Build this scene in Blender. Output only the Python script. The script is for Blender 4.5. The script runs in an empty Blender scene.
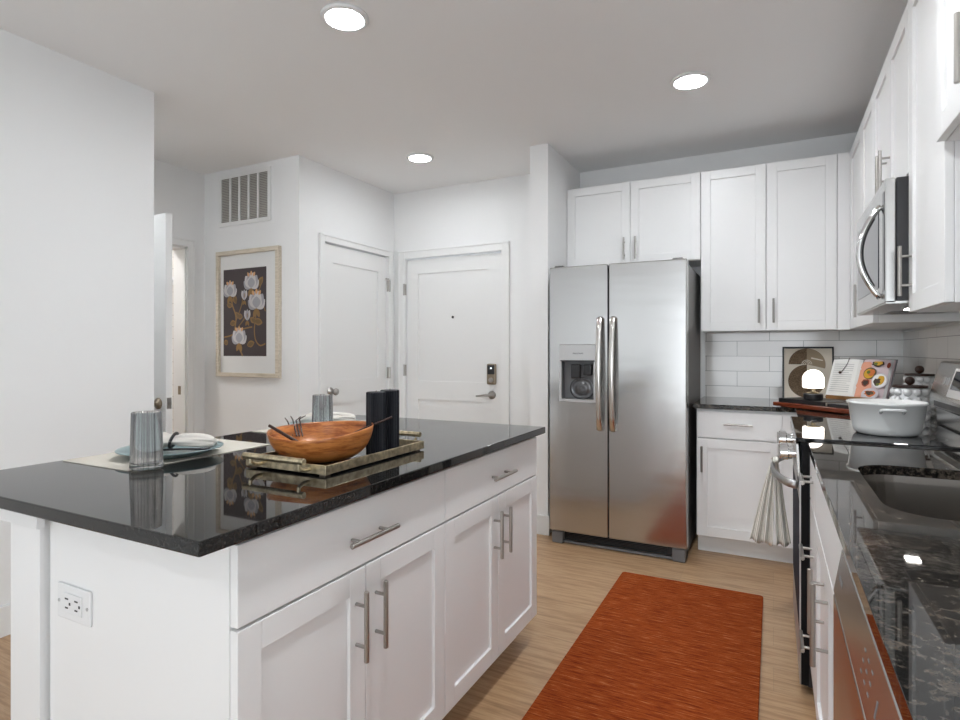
import bpy, bmesh, math, random
from mathutils import Vector, Matrix
random.seed(7)
S = bpy.context.scene
C = S.collection
PI = math.pi

# ------------------------------------------------------------------ camera, light, exposure
cam_d = bpy.data.cameras.new('camera')
cam = bpy.data.objects.new('camera', cam_d); C.objects.link(cam)
cam.location = (0, 0, 1.235)
cam.rotation_euler = (PI/2, 0, 0.47302)
cam_d.sensor_width = 36; cam_d.lens = 573.47/960*36
cam_d.shift_y = -9.14/960
cam_d.clip_start = 0.02
S.camera = cam
S.view_settings.view_transform = 'Standard'
S.view_settings.look = 'None'
S.view_settings.gamma = 1
S.view_settings.use_curve_mapping = False
S.view_settings.exposure = 1.12
world = bpy.data.worlds.new('world'); S.world = world
world.use_nodes = True
world.node_tree.nodes['Background'].inputs[0].default_value = (0.80, 0.90, 1.0, 1)
world.node_tree.nodes['Background'].inputs[1].default_value = 1.0

def area(name, loc, rot, sx, sy, power, col):
    d = bpy.data.lights.new(name, 'AREA'); d.shape = 'RECTANGLE'; d.size = sx; d.size_y = sy
    d.energy = power; d.color = col
    o = bpy.data.objects.new(name, d); C.objects.link(o); o.location = loc; o.rotation_euler = rot
    return o
# daylight through the window openings of the living room behind the camera
area('daylight_rear', (-0.3, -8.22, 1.25), (-PI/2, 0, PI), 2.3, 2.36, 48, (0.92, 0.96, 1.0))
area('daylight_side', (2.62, -2.6, 1.45), (0, PI/2, 0), 2.0, 3.2, 10, (0.94, 0.97, 1.0))
sun_d = bpy.data.lights.new('sun', 'SUN'); sun_d.energy = 1.2; sun_d.angle = .02; sun_d.color = (.95, .97, 1)
sun = bpy.data.objects.new('sun', sun_d); C.objects.link(sun)
sun.rotation_euler = Vector((-.72, .30, -.62)).to_track_quat('-Z', 'Y').to_euler()

# ------------------------------------------------------------------ materials
def rgb(h, k=1.0):
    out = []
    for i in (0, 2, 4):
        c = int(h[i:i+2], 16)/255
        out.append((c/12.92 if c <= .04045 else ((c+.055)/1.055)**2.4)*k)
    return (*out, 1)
def mat(name, col, rough=.5, metal=0., **kw):
    m = bpy.data.materials.new(name); m.use_nodes = True
    b = m.node_tree.nodes['Principled BSDF']
    b.inputs['Base Color'].default_value = rgb(col) if isinstance(col, str) else (*col, 1)
    b.inputs['Roughness'].default_value = rough
    b.inputs['Metallic'].default_value = metal
    for k, v in kw.items():
        b.inputs[k.replace('_', ' ')].default_value = v
    return m
def nodes(m): return m.node_tree.nodes, m.node_tree.links, m.node_tree.nodes['Principled BSDF']
def coords(m, scale=(1, 1, 1), rot=(0, 0, 0), kind='Object'):
    N, L, b = nodes(m)
    t = N.new('ShaderNodeTexCoord'); mp = N.new('ShaderNodeMapping')
    mp.inputs['Scale'].default_value = scale; mp.inputs['Rotation'].default_value = rot
    L.new(t.outputs[kind], mp.inputs['Vector'])
    return mp.outputs['Vector']
def noise(m, vec, scale, detail=3, rough=.5):
    N, L, b = nodes(m)
    n = N.new('ShaderNodeTexNoise'); n.inputs['Scale'].default_value = scale
    n.inputs['Detail'].default_value = detail; n.inputs['Roughness'].default_value = rough
    L.new(vec, n.inputs['Vector']); return n.outputs['Fac']
def ramp(m, fac, stops):
    N, L, b = nodes(m)
    r = N.new('ShaderNodeValToRGB'); e = r.color_ramp.elements
    while len(e) < len(stops): e.new(.5)
    for i, (p, c) in enumerate(stops):
        e[i].position = p; e[i].color = rgb(c) if isinstance(c, str) else (*c, 1)
    L.new(fac, r.inputs['Fac']); return r.outputs['Color']
def bump(m, fac, strength, dist=.01):
    N, L, b = nodes(m)
    n = N.new('ShaderNodeBump'); n.inputs['Strength'].default_value = strength; n.inputs['Distance'].default_value = dist
    L.new(fac, n.inputs['Height']); L.new(n.outputs['Normal'], b.inputs['Normal'])
def mixc(m, fac, a, b_, mode='MIX'):
    N, L, b = nodes(m)
    n = N.new('ShaderNodeMix'); n.data_type = 'RGBA'; n.blend_type = mode
    if isinstance(fac, float): n.inputs[0].default_value = fac
    else: L.new(fac, n.inputs[0])
    for i, v in ((6, a), (7, b_)):
        if isinstance(v, tuple): n.inputs[i].default_value = v
        else: L.new(v, n.inputs[i])
    return n.outputs[2]

M = {}
def painted(name, col, rough, bs=.03, sc=220):
    m = mat(name, col, rough); bump(m, noise(m, coords(m), sc, 2), bs, .002); return m
M['wall'] = painted('wall_paint', (.88, .88, .875), .6)
M['ceil'] = painted('ceiling_paint', (.92, .92, .92), .75, .05, 160)
M['trim'] = painted('trim_paint', (.86, .86, .85), .35, .01)
M['door'] = painted('door_paint', (.85, .85, .84), .38, .01)
M['cab'] = painted('cabinet_paint', (.87, .867, .862), .34, .01)
M['cabin'] = mat('cabinet_inside', (.45, .42, .38), .6)
M['nickel'] = mat('brushed_nickel', (.42, .40, .375), .30, 1.)
M['chrome'] = mat('chrome', (.8, .8, .8), .1, 1.)
M['bronze'] = mat('aged_bronze', (.30, .25, .19), .35, 1.)
M['black'] = mat('black_gloss', (.012, .013, .016), .12)
M['blackp'] = mat('black_plastic', (.02, .02, .022), .4)
M['mattblack'] = mat('matt_black', (.006, .006, .007), .6, Specular_IOR_Level=.15)
M['navy'] = mat('dark_oven_glass', (.012, .016, .03), .05)
M['ovenglass'] = mat('oven_door_glass', (.012, .016, .032), .55, Specular_IOR_Level=.08)
M['steelm'] = mat('satin_steel', (.50, .50, .50), .42, 1.)
M['grey'] = mat('grey_plastic', (.16, .16, .165), .4)
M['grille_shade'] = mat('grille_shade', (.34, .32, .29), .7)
M['slat'] = mat('slat_paint', (.62, .60, .56), .5)
M['dispsteel'] = mat('dark_polished_plastic', (.12, .12, .125), .12, .6)
M['lgrey'] = mat('silver_plastic', (.52, .52, .52), .35, .4)
M['white'] = mat('white_plastic', (.82, .82, .82), .35)
M['glassblack'] = mat('ceramic_glass', (.010, .010, .011), .03, IOR=1.55)
def steel(name, col=(.56, .56, .555), rough=.27, scale=(3, 3, 240), wav=0.0, var=.02):
    m = mat(name, col, rough, 1.)
    N, L, b = nodes(m)
    n = noise(m, coords(m, scale), 4, 3)
    r = N.new('ShaderNodeMapRange'); r.inputs[3].default_value = rough-var; r.inputs[4].default_value = rough+var
    L.new(n, r.inputs[0]); L.new(r.outputs[0], b.inputs['Roughness'])
    if wav: bump(m, noise(m, coords(m, (1.0, 1.0, 3.2)), 2.0, 2, .4), wav, .03)
    return m
M['steel'] = steel('brushed_steel', (.52, .515, .51), .19, wav=.07)
M['steelp'] = steel('plain_steel', (.60, .60, .59), .25)
M['steelv'] = steel('vertical_steel', (.62, .60, .57), .22, (240, 240, 3))
M['fridge_side'] = mat('fridge_side_grey', (.13, .125, .12), .42, .3)
M['sinksteel'] = steel('sink_steel', (.24, .22, .20), .32, (3, 200, 3))

def granite(name, vein):
    m = mat(name, (.010, .0095, .009), .025, 0, IOR=1.42)
    N, L, b = nodes(m); v = coords(m)
    c1 = ramp(m, noise(m, v, 90 if vein else 170, 8, .72), [(0, (.006, .006, .006)), (.50, (.010, .0095, .009)), (.62, (.035, .031, .027) if not vein else (.085, .070, .055)), (.76, (.10, .09, .08) if not vein else (.22, .185, .15))])
    c2 = ramp(m, noise(m, coords(m, (1.0, 1.4, 1), (0, 0, .6)), 11, 8, .72), [(0, (.0, .0, .0)), (.52, (.0, .0, .0)), (.60, (.075*vein, .060*vein, .047*vein)), (.66, (.004, .003, .002)), (1, (.055*vein, .045*vein, .036*vein))])
    L.new(mixc(m, 1.0, c1, c2, 'ADD'), b.inputs['Base Color'])
    return m
M['granite'] = granite('black_granite', 0)
M['granite_vein'] = granite('veined_black_granite', 1)

# wood plank floor: boards run along X
m = mat('oak_planks', '9a7b5c', .36); N, L, b = nodes(m)
v = coords(m)
br = N.new('ShaderNodeTexBrick'); br.offset = .37; br.inputs['Scale'].default_value = 1
br.inputs['Brick Width'].default_value = 1.22; br.inputs['Row Height'].default_value = .18
br.inputs['Mortar Size'].default_value = .0012; br.inputs['Bias'].default_value = 0
br.inputs['Color1'].default_value = rgb('b48f6c'); br.inputs['Color2'].default_value = rgb('967253'); br.inputs['Mortar'].default_value = rgb('55402c')
L.new(v, br.inputs['Vector'])
g1 = ramp(m, noise(m, coords(m, (1.1, 15, 1)), 3.0, 7, .68), [(.30, '5f402a'), (.44, 'a5805b'), (.57, 'd2b08a'), (.70, '7d5c40')])
g2 = ramp(m, noise(m, coords(m, (.9, 7, 1)), 2.0, 4, .6), [(.3, '96785a'), (.7, 'bd9f7c')])
mx = mixc(m, .62, br.outputs['Color'], g1)
mx = mixc(m, .30, mx, g2)
L.new(mx, b.inputs['Base Color'])
bump(m, noise(m, coords(m, (2, 40, 1)), 4, 4), .06, .004)
M['floor'] = m

# glazed wall tile 4 x 16 in, running bond, along X/Z (back) or Y/Z (side)
def tile(name, swap, off):
    m = mat(name, (.78, .77, .75), .10); N, L, b = nodes(m)
    t = N.new('ShaderNodeTexCoord'); sx = N.new('ShaderNodeSeparateXYZ'); cx = N.new('ShaderNodeCombineXYZ')
    L.new(t.outputs['Object'], sx.inputs[0])
    ad = N.new('ShaderNodeMath'); ad.inputs[1].default_value = off[0]+(0 if name == 'bath_tile' else .2); L.new(sx.outputs[1 if swap else 0], ad.inputs[0])
    az = N.new('ShaderNodeMath'); az.inputs[1].default_value = off[1]; L.new(sx.outputs[2], az.inputs[0])
    L.new(ad.outputs[0], cx.inputs[0]); L.new(az.outputs[0], cx.inputs[1])
    br = N.new('ShaderNodeTexBrick'); br.offset = .5; br.inputs['Scale'].default_value = 1
    br.inputs['Brick Width'].default_value = .40; br.inputs['Row Height'].default_value = .1035
    br.inputs['Mortar Size'].default_value = .0017; br.inputs['Mortar Smooth'].default_value = .2
    br.inputs['Color1'].default_value = (.86, .835, .805, 1); br.inputs['Color2'].default_value = (.83, .805, .775, 1)
    br.inputs['Mortar'].default_value = (.36, .35, .33, 1)
    L.new(cx.outputs[0], br.inputs['Vector'])
    L.new(br.outputs['Color'], b.inputs['Base Color'])
    iv = N.new('ShaderNodeMath'); iv.operation = 'SUBTRACT'; iv.inputs[0].default_value = 1; L.new(br.outputs['Fac'], iv.inputs[1])
    w = noise(m, coords(m, (1, 1, 1)), 7, 2); 
    ma = N.new('ShaderNodeMath'); ma.operation = 'MULTIPLY_ADD'; ma.inputs[1].default_value = .5
    L.new(w, ma.inputs[0]); L.new(iv.outputs[0], ma.inputs[2])
    bump(m, ma.outputs[0], .35, .004)
    return m
M['tile_b'] = tile('wall_tile_x', False, (0.024, -.888+.1035*20))
M['tile_r'] = tile('wall_tile_y', True, (0.08, -.888+.1035*20))
M['tile_bath'] = tile('bath_tile', True, (0, 0))

M['carpet'] = mat('bounce_carpet', (.78, .76, .73), .95)  # kept pale to bounce light up to the ceiling
# rug
m = mat('rust_wool', '8e3d17', .95); N, L, b = nodes(m)
L.new(ramp(m, noise(m, coords(m, (3.2, 42, 1)), 3, 7, .74), [(.32, '5f1f07'), (.46, '94401a'), (.56, 'ab5222'), (.68, 'd08a52')]), b.inputs['Base Color'])
bump(m, noise(m, coords(m, (60, 260, 60)), 3, 3), .8, .006)
b.inputs['Specular IOR Level'].default_value = .1
M['rug'] = m
# acacia bowl
m = mat('acacia_wood', 'a4622c', .33); N, L, b = nodes(m)
L.new(ramp(m, noise(m, coords(m, (5, 4, 30), (.35, .6, .3)), 2.2, 7, .65), [(.30, '54270d'), (.42, '9c5524'), (.55, 'c98245'), (.70, 'b06a32')]), b.inputs['Base Color'])
M['acacia'] = m
def wood(name, cols, sc=(3, 30, 30)):
    m = mat(name, cols[1], .4); N, L, b = nodes(m)
    L.new(ramp(m, noise(m, coords(m, sc), 3, 4), [(.3, cols[0]), (.6, cols[1])]), b.inputs['Base Color']); return m
M['redwood'] = wood('red_board', ('57210e', '80381a'))
M['walnut'] = wood('dark_walnut', ('20100a', '3a2015'))
M['ledge'] = wood('stand_wood', ('6a4a2a', '8d673c'))
M['framewood'] = wood('champagne_frame', ('c2b6a2', 'dcd2c0'))
M['traygold'] = mat('antique_gold', (.34, .26, .14), .36, 1.)
N, L, b = nodes(M['traygold'])
L.new(ramp(M['traygold'], noise(M['traygold'], coords(M['traygold']), 60, 4), [(.3, 'a2947a'), (.65, 'e0d2b2')]), b.inputs['Base Color'])
M['traymirror'] = mat('tray_floor', (.05, .045, .04), .12, .6)
M['candle'] = mat('black_wax', (.007, .008, .012), .5, Specular_IOR_Level=.3)
M['plate'] = mat('blue_glaze', '7f9699', .28)
M['teal'] = mat('placemat_weave', 'd6d0c4', .8)
N, L, b = nodes(M['teal'])
bump(M['teal'], noise(M['teal'], coords(M['teal'], (900, 900, 1)), 1, 1), .3, .002)
M['linen'] = mat('linen', 'd2ccc4', .9)
bump(M['linen'], noise(M['linen'], coords(M['linen']), 300, 2), .25, .002)
m = mat('striped_linen', 'c8c6bd', .9); N, L, b = nodes(m)
wv = N.new('ShaderNodeTexWave'); wv.wave_type = 'BANDS'; wv.bands_direction = 'X'; wv.inputs['Scale'].default_value = 9
L.new(coords(m, (1, 1, 1), kind='UV'), wv.inputs['Vector'])
L.new(ramp(m, wv.outputs['Fac'], [(0, 'efece4'), (.66, 'efece4'), (.80, 'aaa896'), (1, 'b6b4a4')]), b.inputs['Base Color'])
M['towel'] = m
m = mat('smoked_glass', (.8, .8, .8), .03); N, L, b = nodes(m)
b.inputs['Transmission Weight'].default_value = .86; b.inputs['IOR'].default_value = 1.22
t_ = N.new('ShaderNodeTexCoord'); sx_ = N.new('ShaderNodeSeparateXYZ'); L.new(t_.outputs['Object'], sx_.inputs[0])
at = N.new('ShaderNodeMath'); at.operation = 'ARCTAN2'; L.new(sx_.outputs[1], at.inputs[0]); L.new(sx_.outputs[0], at.inputs[1])
ml = N.new('ShaderNodeMath'); ml.operation = 'MULTIPLY'; ml.inputs[1].default_value = 2.6; L.new(at.outputs[0], ml.inputs[0])
nz = N.new('ShaderNodeTexNoise'); nz.noise_dimensions = '1D'; nz.inputs['Scale'].default_value = 2.2; nz.inputs['Detail'].default_value = 2
L.new(ml.outputs[0], nz.inputs['W'])
L.new(ramp(m, nz.outputs['Fac'], [(.32, (.34, .33, .32)), (.44, (.70, .69, .68)), (.52, (.98, .97, .96)), (.62, (.92, .91, .90)), (.72, (.46, .45, .44))]), b.inputs['Base Color'])  # light and dark stripes in the colour imitate reflections on the glass
M['smoke'] = m
M['pot'] = mat('white_enamel', (.86, .87, .86), .14)
M['potin'] = mat('cream_enamel', (.84, .84, .83), .18)
M['ceramic'] = mat('white_ceramic', (.80, .81, .82), .2)
M['paper'] = mat('paper', (.80, .80, .78), .75)
M['ink'] = mat('grey_ink', (.50, .50, .50), .8)
M['bookblack'] = mat('black_cover', (.02, .02, .022), .35)
M['pages'] = mat('page_block', (.66, .62, .55), .8)
M['cream'] = mat('art_cream', 'ece2d2', .6)
M['brown'] = mat('art_brown', '6f5b45', .8)
N, L, b = nodes(M['brown'])
L.new(ramp(M['brown'], noise(M['brown'], coords(M['brown']), 220, 2), [(.35, '55432f'), (.65, '877058')]), b.inputs['Base Color'])
M['taupe'] = mat('art_taupe', 'a8957c', .8)
M['mat_board'] = mat('mat_board', (.78, .78, .77), .45)
M['plum'] = mat('print_plum', '3c3236', .45)
M['petal'] = mat('print_petal', 'c9c6c6', .5)
M['petal2'] = mat('print_petal_shadow', 'a3a2a9', .5)
M['peach'] = mat('print_peach', 'd3a270', .5)
M['ochre'] = mat('print_ochre', '8a6a3c', .5)
M['ochre2'] = mat('print_leaf', '6f5734', .5)
for k, c in dict(f_yellow='c99a22', f_green='5f6a24', f_orange='c46a32', f_peach='d99a80', f_bowl='574a2a', f_pink='cbb9bd', f_red='8c3a22', f_dark='3c2c20', f_plate='c6c0c6').items():
    M[k] = mat('print_'+k[2:], c, .55)
M['tan'] = mat('screen_tan', 'b08a5a', .4); M['cream2'] = mat('screen_cream', 'd9c6a6', .4)
def emit(name, col, s):
    m = bpy.data.materials.new(name); m.use_nodes = True
    b = m.node_tree.nodes['Principled BSDF']; b.inputs['Base Color'].default_value = (.9, .9, .9, 1)
    b.inputs['Emission Color'].default_value = (*col, 1); b.inputs['Emission Strength'].default_value = s; return m
M['lamp'] = emit('ceiling_lamp_lens', (.93, .967, 1), 92)
M['lamp_front'] = emit('front_lamp_lens', (.93, .967, 1), 78)
M['lamp_soft'] = emit('entry_lamp_lens', (.93, .967, 1), 52)
M['lamp_added'] = emit('added_lamp_lens', (.93, .967, 1), 150)  # emission of the unseen light added over the aisle
M['glow'] = emit('glowing_opal_glass', (1, .92, .82), 2.6)
M['mwlamp'] = emit('hood_lamp_lens', (1, .97, .92), 30)
M['led'] = emit('keypad_light', (.8, .9, 1), .6)

# ------------------------------------------------------------------ mesh helpers
def root_of(o):
    while o.parent: o = o.parent
    return o
def obj(name, bm, material, parent=None, local=False, smooth=False, bev=0, kind=None, seg=2):
    """bm in world coordinates (or local to the rotated/placed root when local=True)"""
    me = bpy.data.meshes.new(name)
    if parent is not None and not local:
        bmesh.ops.translate(bm, verts=bm.verts, vec=-root_of(parent).location)
    bm.normal_update()
    bm.to_mesh(me); bm.free()
    for mm in (material if isinstance(material, (list, tuple)) else [material]):
        me.materials.append(M[mm] if isinstance(mm, str) else mm)
    if smooth:
        for p in me.polygons: p.use_smooth = True
    o = bpy.data.objects.new(name, me); C.objects.link(o)
    if parent is not None: o.parent = parent
    if kind: o['kind'] = kind
    if bev:
        md = o.modifiers.new('edge', 'BEVEL'); md.width = bev; md.segments = seg; md.limit_method = 'ANGLE'; md.angle_limit = .6
        md.harden_normals = False
    return o
def thing(name, label, cat, loc=(0, 0, 0), rot=(0, 0, 0), group=None):
    o = bpy.data.objects.new(name, None); C.objects.link(o); o.empty_display_size = .05
    o.location = loc; o.rotation_euler = rot
    return tag(o, label, cat, group)
def tag(o, label, cat, group=None):
    o['label'] = label; o['category'] = cat
    if group: o['group'] = group
    return o
def struct(name, bm, m, parent=None, bev=0):
    return obj(name, bm, m, parent, bev=bev, kind='structure')
def B(): return bmesh.new()
def box(bm, x0, x1, y0, y1, z0, z1, mi=0):
    vs = [bm.verts.new(p) for p in ((x0, y0, z0), (x1, y0, z0), (x1, y1, z0), (x0, y1, z0), (x0, y0, z1), (x1, y0, z1), (x1, y1, z1), (x0, y1, z1))]
    for f in ((0, 3, 2, 1), (4, 5, 6, 7), (0, 1, 5, 4), (1, 2, 6, 5), (2, 3, 7, 6), (3, 0, 4, 7)):
        fc = bm.faces.new([vs[i] for i in f]); fc.material_index = mi
    return bm
def boxes(*a):
    bm = B()
    for t in a: box(bm, *t)
    return bm
def tube(bm, pts, r, seg=12, mi=0, cap=True, flat=None, up_=None):
    pts = [Vector(p) for p in pts]; rings = []
    for i, p in enumerate(pts):
        t = (pts[min(i+1, len(pts)-1)]-pts[max(i-1, 0)]).normalized()
        up = Vector(up_) if up_ else (Vector((0, 0, 1)) if abs(t.z) < .95 else Vector((0, 1, 0)))
        a = t.cross(up).normalized(); b_ = a.cross(t).normalized()
        rr = r[i] if isinstance(r, (list, tuple)) else r
        f = flat if flat else (1, 1)
        rings.append([bm.verts.new(p+(a*math.cos(k*2*PI/seg)*f[0]+b_*math.sin(k*2*PI/seg)*f[1])*rr) for k in range(seg)])
    for i in range(len(rings)-1):
        for k in range(seg):
            bm.faces.new((rings[i][k], rings[i][(k+1) % seg], rings[i+1][(k+1) % seg], rings[i+1][k])).material_index = mi
    if cap:
        bm.faces.new(rings[0][::-1]).material_index = mi; bm.faces.new(rings[-1]).material_index = mi
    bmesh.ops.recalc_face_normals(bm, faces=bm.faces)
    return bm
def lathe(bm, prof, c=(0, 0, 0), seg=32, rx=1., ry=1., rfun=None, mi=0, axis='Z'):
    rings = []
    for (r, z) in prof:
        ring = []
        for k in range(seg):
            a = 2*PI*k/seg; q = r*(rfun(a, r, z) if rfun else 1)
            x, y, w = q*math.cos(a)*rx, q*math.sin(a)*ry, z
            if axis == 'X-': x, y, w = -w, y, x
            if axis == 'Y-': x, y, w = x, -w, y
            ring.append(bm.verts.new((c[0]+x, c[1]+y, c[2]+w)))
        rings.append(ring)
    for i in range(len(rings)-1):
        for k in range(seg):
            bm.faces.new((rings[i][k], rings[i][(k+1) % seg], rings[i+1][(k+1) % seg], rings[i+1][k])).material_index = mi
    bm.faces.new(rings[0][::-1]).material_index = mi; bm.faces.new(rings[-1]).material_index = mi
    bmesh.ops.recalc_face_normals(bm, faces=bm.faces)
    return bm
def prism(bm, poly, axis, a, b_, mi=0):
    """poly: list of 2-D points; axis 'Y': poly in (x,z) extruded y a..b ; 'X': (y,z); 'Z': (x,y)"""
    def P(p, t): return {'Y': (p[0], t, p[1]), 'X': (t, p[0], p[1]), 'Z': (p[0], p[1], t)}[axis]
    r0 = [bm.verts.new(P(p, a)) for p in poly]; r1 = [bm.verts.new(P(p, b_)) for p in poly]
    n = len(poly); fs = [bm.faces.new(r0), bm.faces.new(r1[::-1])]
    for i in range(n): fs.append(bm.faces.new((r0[i], r1[i], r1[(i+1) % n], r0[(i+1) % n])))
    for f in fs: f.material_index = mi
    bmesh.ops.recalc_face_normals(bm, faces=bm.faces)
    return bm
def fbox(bm, F, u0, u1, z0, z1, n0, n1, mi=0):
    """box on a vertical face. F=(axis, plane): 'Y-' faces -Y at y=plane (u=x); 'X-' faces -X; 'X+' faces +X (u=y); n outwards"""
    ax, p = F
    if ax == 'Y-': box(bm, u0, u1, p-n1, p-n0, z0, z1, mi)
    elif ax == 'X-': box(bm, p-n1, p-n0, u0, u1, z0, z1, mi)
    elif ax == 'X+': box(bm, p+n0, p+n1, u0, u1, z0, z1, mi)
    return bm
def fpt(F, u, z, n):
    ax, p = F
    return {'Y-': (u, p-n, z), 'X-': (p-n, u, z), 'X+': (p+n, u, z)}[ax]
def panel_door(F, u0, u1, z0, z1, t=.02, stile=.058, panels=None, rec=.009):
    """stiles and rails round one or more recessed panels"""
    bm = B()
    panels = panels or [(z0+stile, z1-stile)]
    fbox(bm, F, u0, u0+stile, z0, z1, 0, t); fbox(bm, F, u1-stile, u1, z0, z1, 0, t)
    zs = [z0]+[v for p in panels for v in p]+[z1]
    for i in range(0, len(zs), 2): fbox(bm, F, u0+stile, u1-stile, zs[i], zs[i+1], 0, t)
    for a, b_ in panels: fbox(bm, F, u0+stile, u1-stile, a, b_, 0, t-rec)
    return bm
def pull(parent, F, u, z, n, length, vertical=True, r=.0062, off=.032):
    """bar pull centred at (u,z) on a face, face surface at n"""
    bm = B(); h = length/2; q = h*.58
    if vertical:
        tube(bm, [fpt(F, u, z-h, n+off), fpt(F, u, z+h, n+off)], r)
        for s in (-q, q): tube(bm, [fpt(F, u, z+s, n), fpt(F, u, z+s, n+off)], r*.75, 8)
    else:
        tube(bm, [fpt(F, u-h, z, n+off), fpt(F, u+h, z, n+off)], r)
        for s in (-q, q): tube(bm, [fpt(F, u+s, z, n), fpt(F, u+s, z, n+off)], r*.75, 8)
    return obj('handle', bm, 'nickel', parent, smooth=False, bev=.001, seg=1)
def cab_door(parent, F, u0, u1, z0, z1, hu=None, hz=None, hl=.16, g=.0015, name='door', n0=0.):
    d = obj(name, panel_door((F[0], F[1]), u0+g, u1-g, z0+g, z1-g), 'cab', parent, bev=.0012, seg=1)
    if hu is not None: pull(d, F, hu, hz, .02, hl)
    return d
def cab_drawer(parent, F, u0, u1, z0, z1, hl=.17, g=.0015, pullz=None):
    d = obj('drawer', fbox(B(), F, u0+g, u1-g, z0+g, z1-g, 0, .02), 'cab', parent, bev=.0018, seg=2)
    if hl: pull(d, F, (u0+u1)/2, pullz if pullz else (z0+z1)/2, .02, hl, False)
    return d
def poly_on(bm, pts, mi):
    f = bm.faces.new([bm.verts.new(p) for p in pts]); f.material_index = mi; return f

# ------------------------------------------------------------------ room shell
H = 2.627
XL, XR, YB, YE = -2.97, .72, 4.345, 4.19
struct('floor', boxes((-5.8, 2.7, -8.4, 4.5, -.06, 0)), 'floor')
struct('ceiling', boxes((-5.8, 2.7, -8.4, 4.5, H, H+.08)), 'ceil')
struct('wall_left', boxes((XL-.12, XL, -8.3, 1.95, 0, H)), 'wall')
struct('wall_back', boxes((-1.46, .84, YB, YB+.12, 0, H)), 'wall')
struct('wall_right', boxes((XR, XR+.12, .03, YB, 0, H)), 'wall')
struct('wall_wing', boxes((-1.475, -1.346, 3.63, YB, 0, H)), 'wall')
# entry wall, with the opening of the front door
FD = (-2.878, -1.945)      # opening
struct('wall_entry', boxes((-3.12, FD[0], YE, YE+.12, 0, H), (FD[1], -1.46, YE, YE+.12, 0, H), (FD[0], FD[1], YE, YE+.12, 2.04, H)), 'wall')
# closet wall with its door opening
CD = (3.29, 4.085)
struct('wall_closet', boxes((-3.12, -3.0, 3.16, CD[0], 0, H), (-3.12, -3.0, CD[1], YE, 0, H), (-3.12, -3.0, CD[0], CD[1], 2.055, H)), 'wall')
struct('wall_hall', boxes((-4.12, -3.0, 3.04, 3.16, 0, H)), 'wall')
XH = -4.0
HD = (2.04, 2.885)
struct('wall_far', boxes((XH-.12, XH, 1.0, HD[0], 0, H), (XH-.12, XH, HD[1], 3.16, 0, H), (XH-.12, XH, HD[0], HD[1], 2.03, H)), 'wall')
struct('wall_passage', boxes((XH, XL-.12, .95, 1.05, 0, H)), 'wall')
struct('wall_bath', boxes((-5.5, -5.4, .9, 3.4, 0, H), (-5.4, XH-.12, 3.3, 3.4, 0, H), (-5.4, XH-.12, .9, 1.0, 0, H)), 'tile_bath')
# living room behind the camera
struct('wall_rear', boxes((-2.97, -1.50, -8.3, -8.18, 0, H), (.9, 2.7, -8.3, -8.18, 0, H), (-1.5, .9, -8.3, -8.18, 2.48, H)), 'wall')
struct('wall_side', boxes((2.58, 2.7, -8.3, -4.25, 0, H), (2.58, 2.7, -.95, -.09, 0, H), (2.58, 2.7, -4.25, -.95, 0, .4), (2.58, 2.7, -4.25, -.95, 2.48, H)), 'wall')
struct('wall_return', boxes((.84, 2.7, -.09, .03, 0, H)), 'wall')
w = struct('window_1', boxes((-1.5, .9, -8.2, -8.15, 0, .05), (-1.5, .9, -8.2, -8.15, 2.43, 2.48), (-1.5, -1.45, -8.2, -8.15, .05, 2.43), (.85, .9, -8.2, -8.15, .05, 2.43), (-.34, -.26, -8.2, -8.15, .05, 2.43)), 'trim')
w = struct('window_2', boxes((2.55, 2.6, -4.25, -.95, .4, .45), (2.55, 2.6, -4.25, -.95, 2.43, 2.48), (2.55, 2.6, -4.25, -4.2, .4, 2.48), (2.55, 2.6, -1.0, -.95, .4, 2.48), (2.55, 2.6, -2.64, -2.56, .4, 2.48)), 'trim')
# baseboards
bh, bt = .132, .014
def bb(name, *bx): struct(name, boxes(*bx), 'trim', bev=.003)
bb('baseboard_left', (XL, XL+bt, -8.15, 1.95, 0, bh), (XL-.12, XL+bt, 1.95, 1.95+bt, 0, bh))
bb('baseboard_wing', (-1.475-bt, -1.346+bt, 3.63-bt, 3.63, 0, bh), (-1.475-bt, -1.475, 3.63, YE, 0, bh))
bb('baseboard_entry', (FD[1]+.075, -1.475-bt, YE-bt, YE, 0, bh))
bb('baseboard_hall', (XH, -3.0, 3.04-bt, 3.04, 0, bh), (-3.0, -3.0+bt, 3.04-bt, CD[0]-.07, 0, bh))
# casings
cw, ct = .07, .018
def casing(name, F, u0, u1, zt, w=cw):
    bm = B()
    fbox(bm, F, u0-w, u0, 0, zt+w, 0, ct); fbox(bm, F, u1, u1+w, 0, zt+w, 0, ct); fbox(bm, F, u0, u1, zt, zt+w, 0, ct)
    for a, b_ in ((u0-w, u0-w+.014), (u1+w-.014, u1+w)): fbox(bm, F, a, b_, 0, zt+w, ct, ct+.006)
    fbox(bm, F, u0-w, u1+w, zt+w-.014, zt+w, ct, ct+.006)
    return struct(name, bm, 'trim', bev=.002)
casing('trim_1', ('Y-', YE), FD[0], FD[1], 2.04)
casing('trim_2', ('X+', -3.0), CD[0], CD[1]-.0, 2.055, .055)
casing('trim_3', ('X+', XH), HD[0], HD[1], 2.03, .06)
bm = B()
box(bm, XH-.13, XH+.001, HD[1]-.016, HD[1], 0, 2.03); box(bm, XH-.13, XH+.001, HD[0], HD[0]+.016, 0, 2.03); box(bm, XH-.13, XH+.001, HD[0], HD[1], 2.014, 2.03)
j = struct('trim_4', bm, 'trim')
obj('strike_plate', boxes((XH-.075, XH-.045, HD[1]-.0185, HD[1]-.016, .90, .965)), 'bronze', j)
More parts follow.
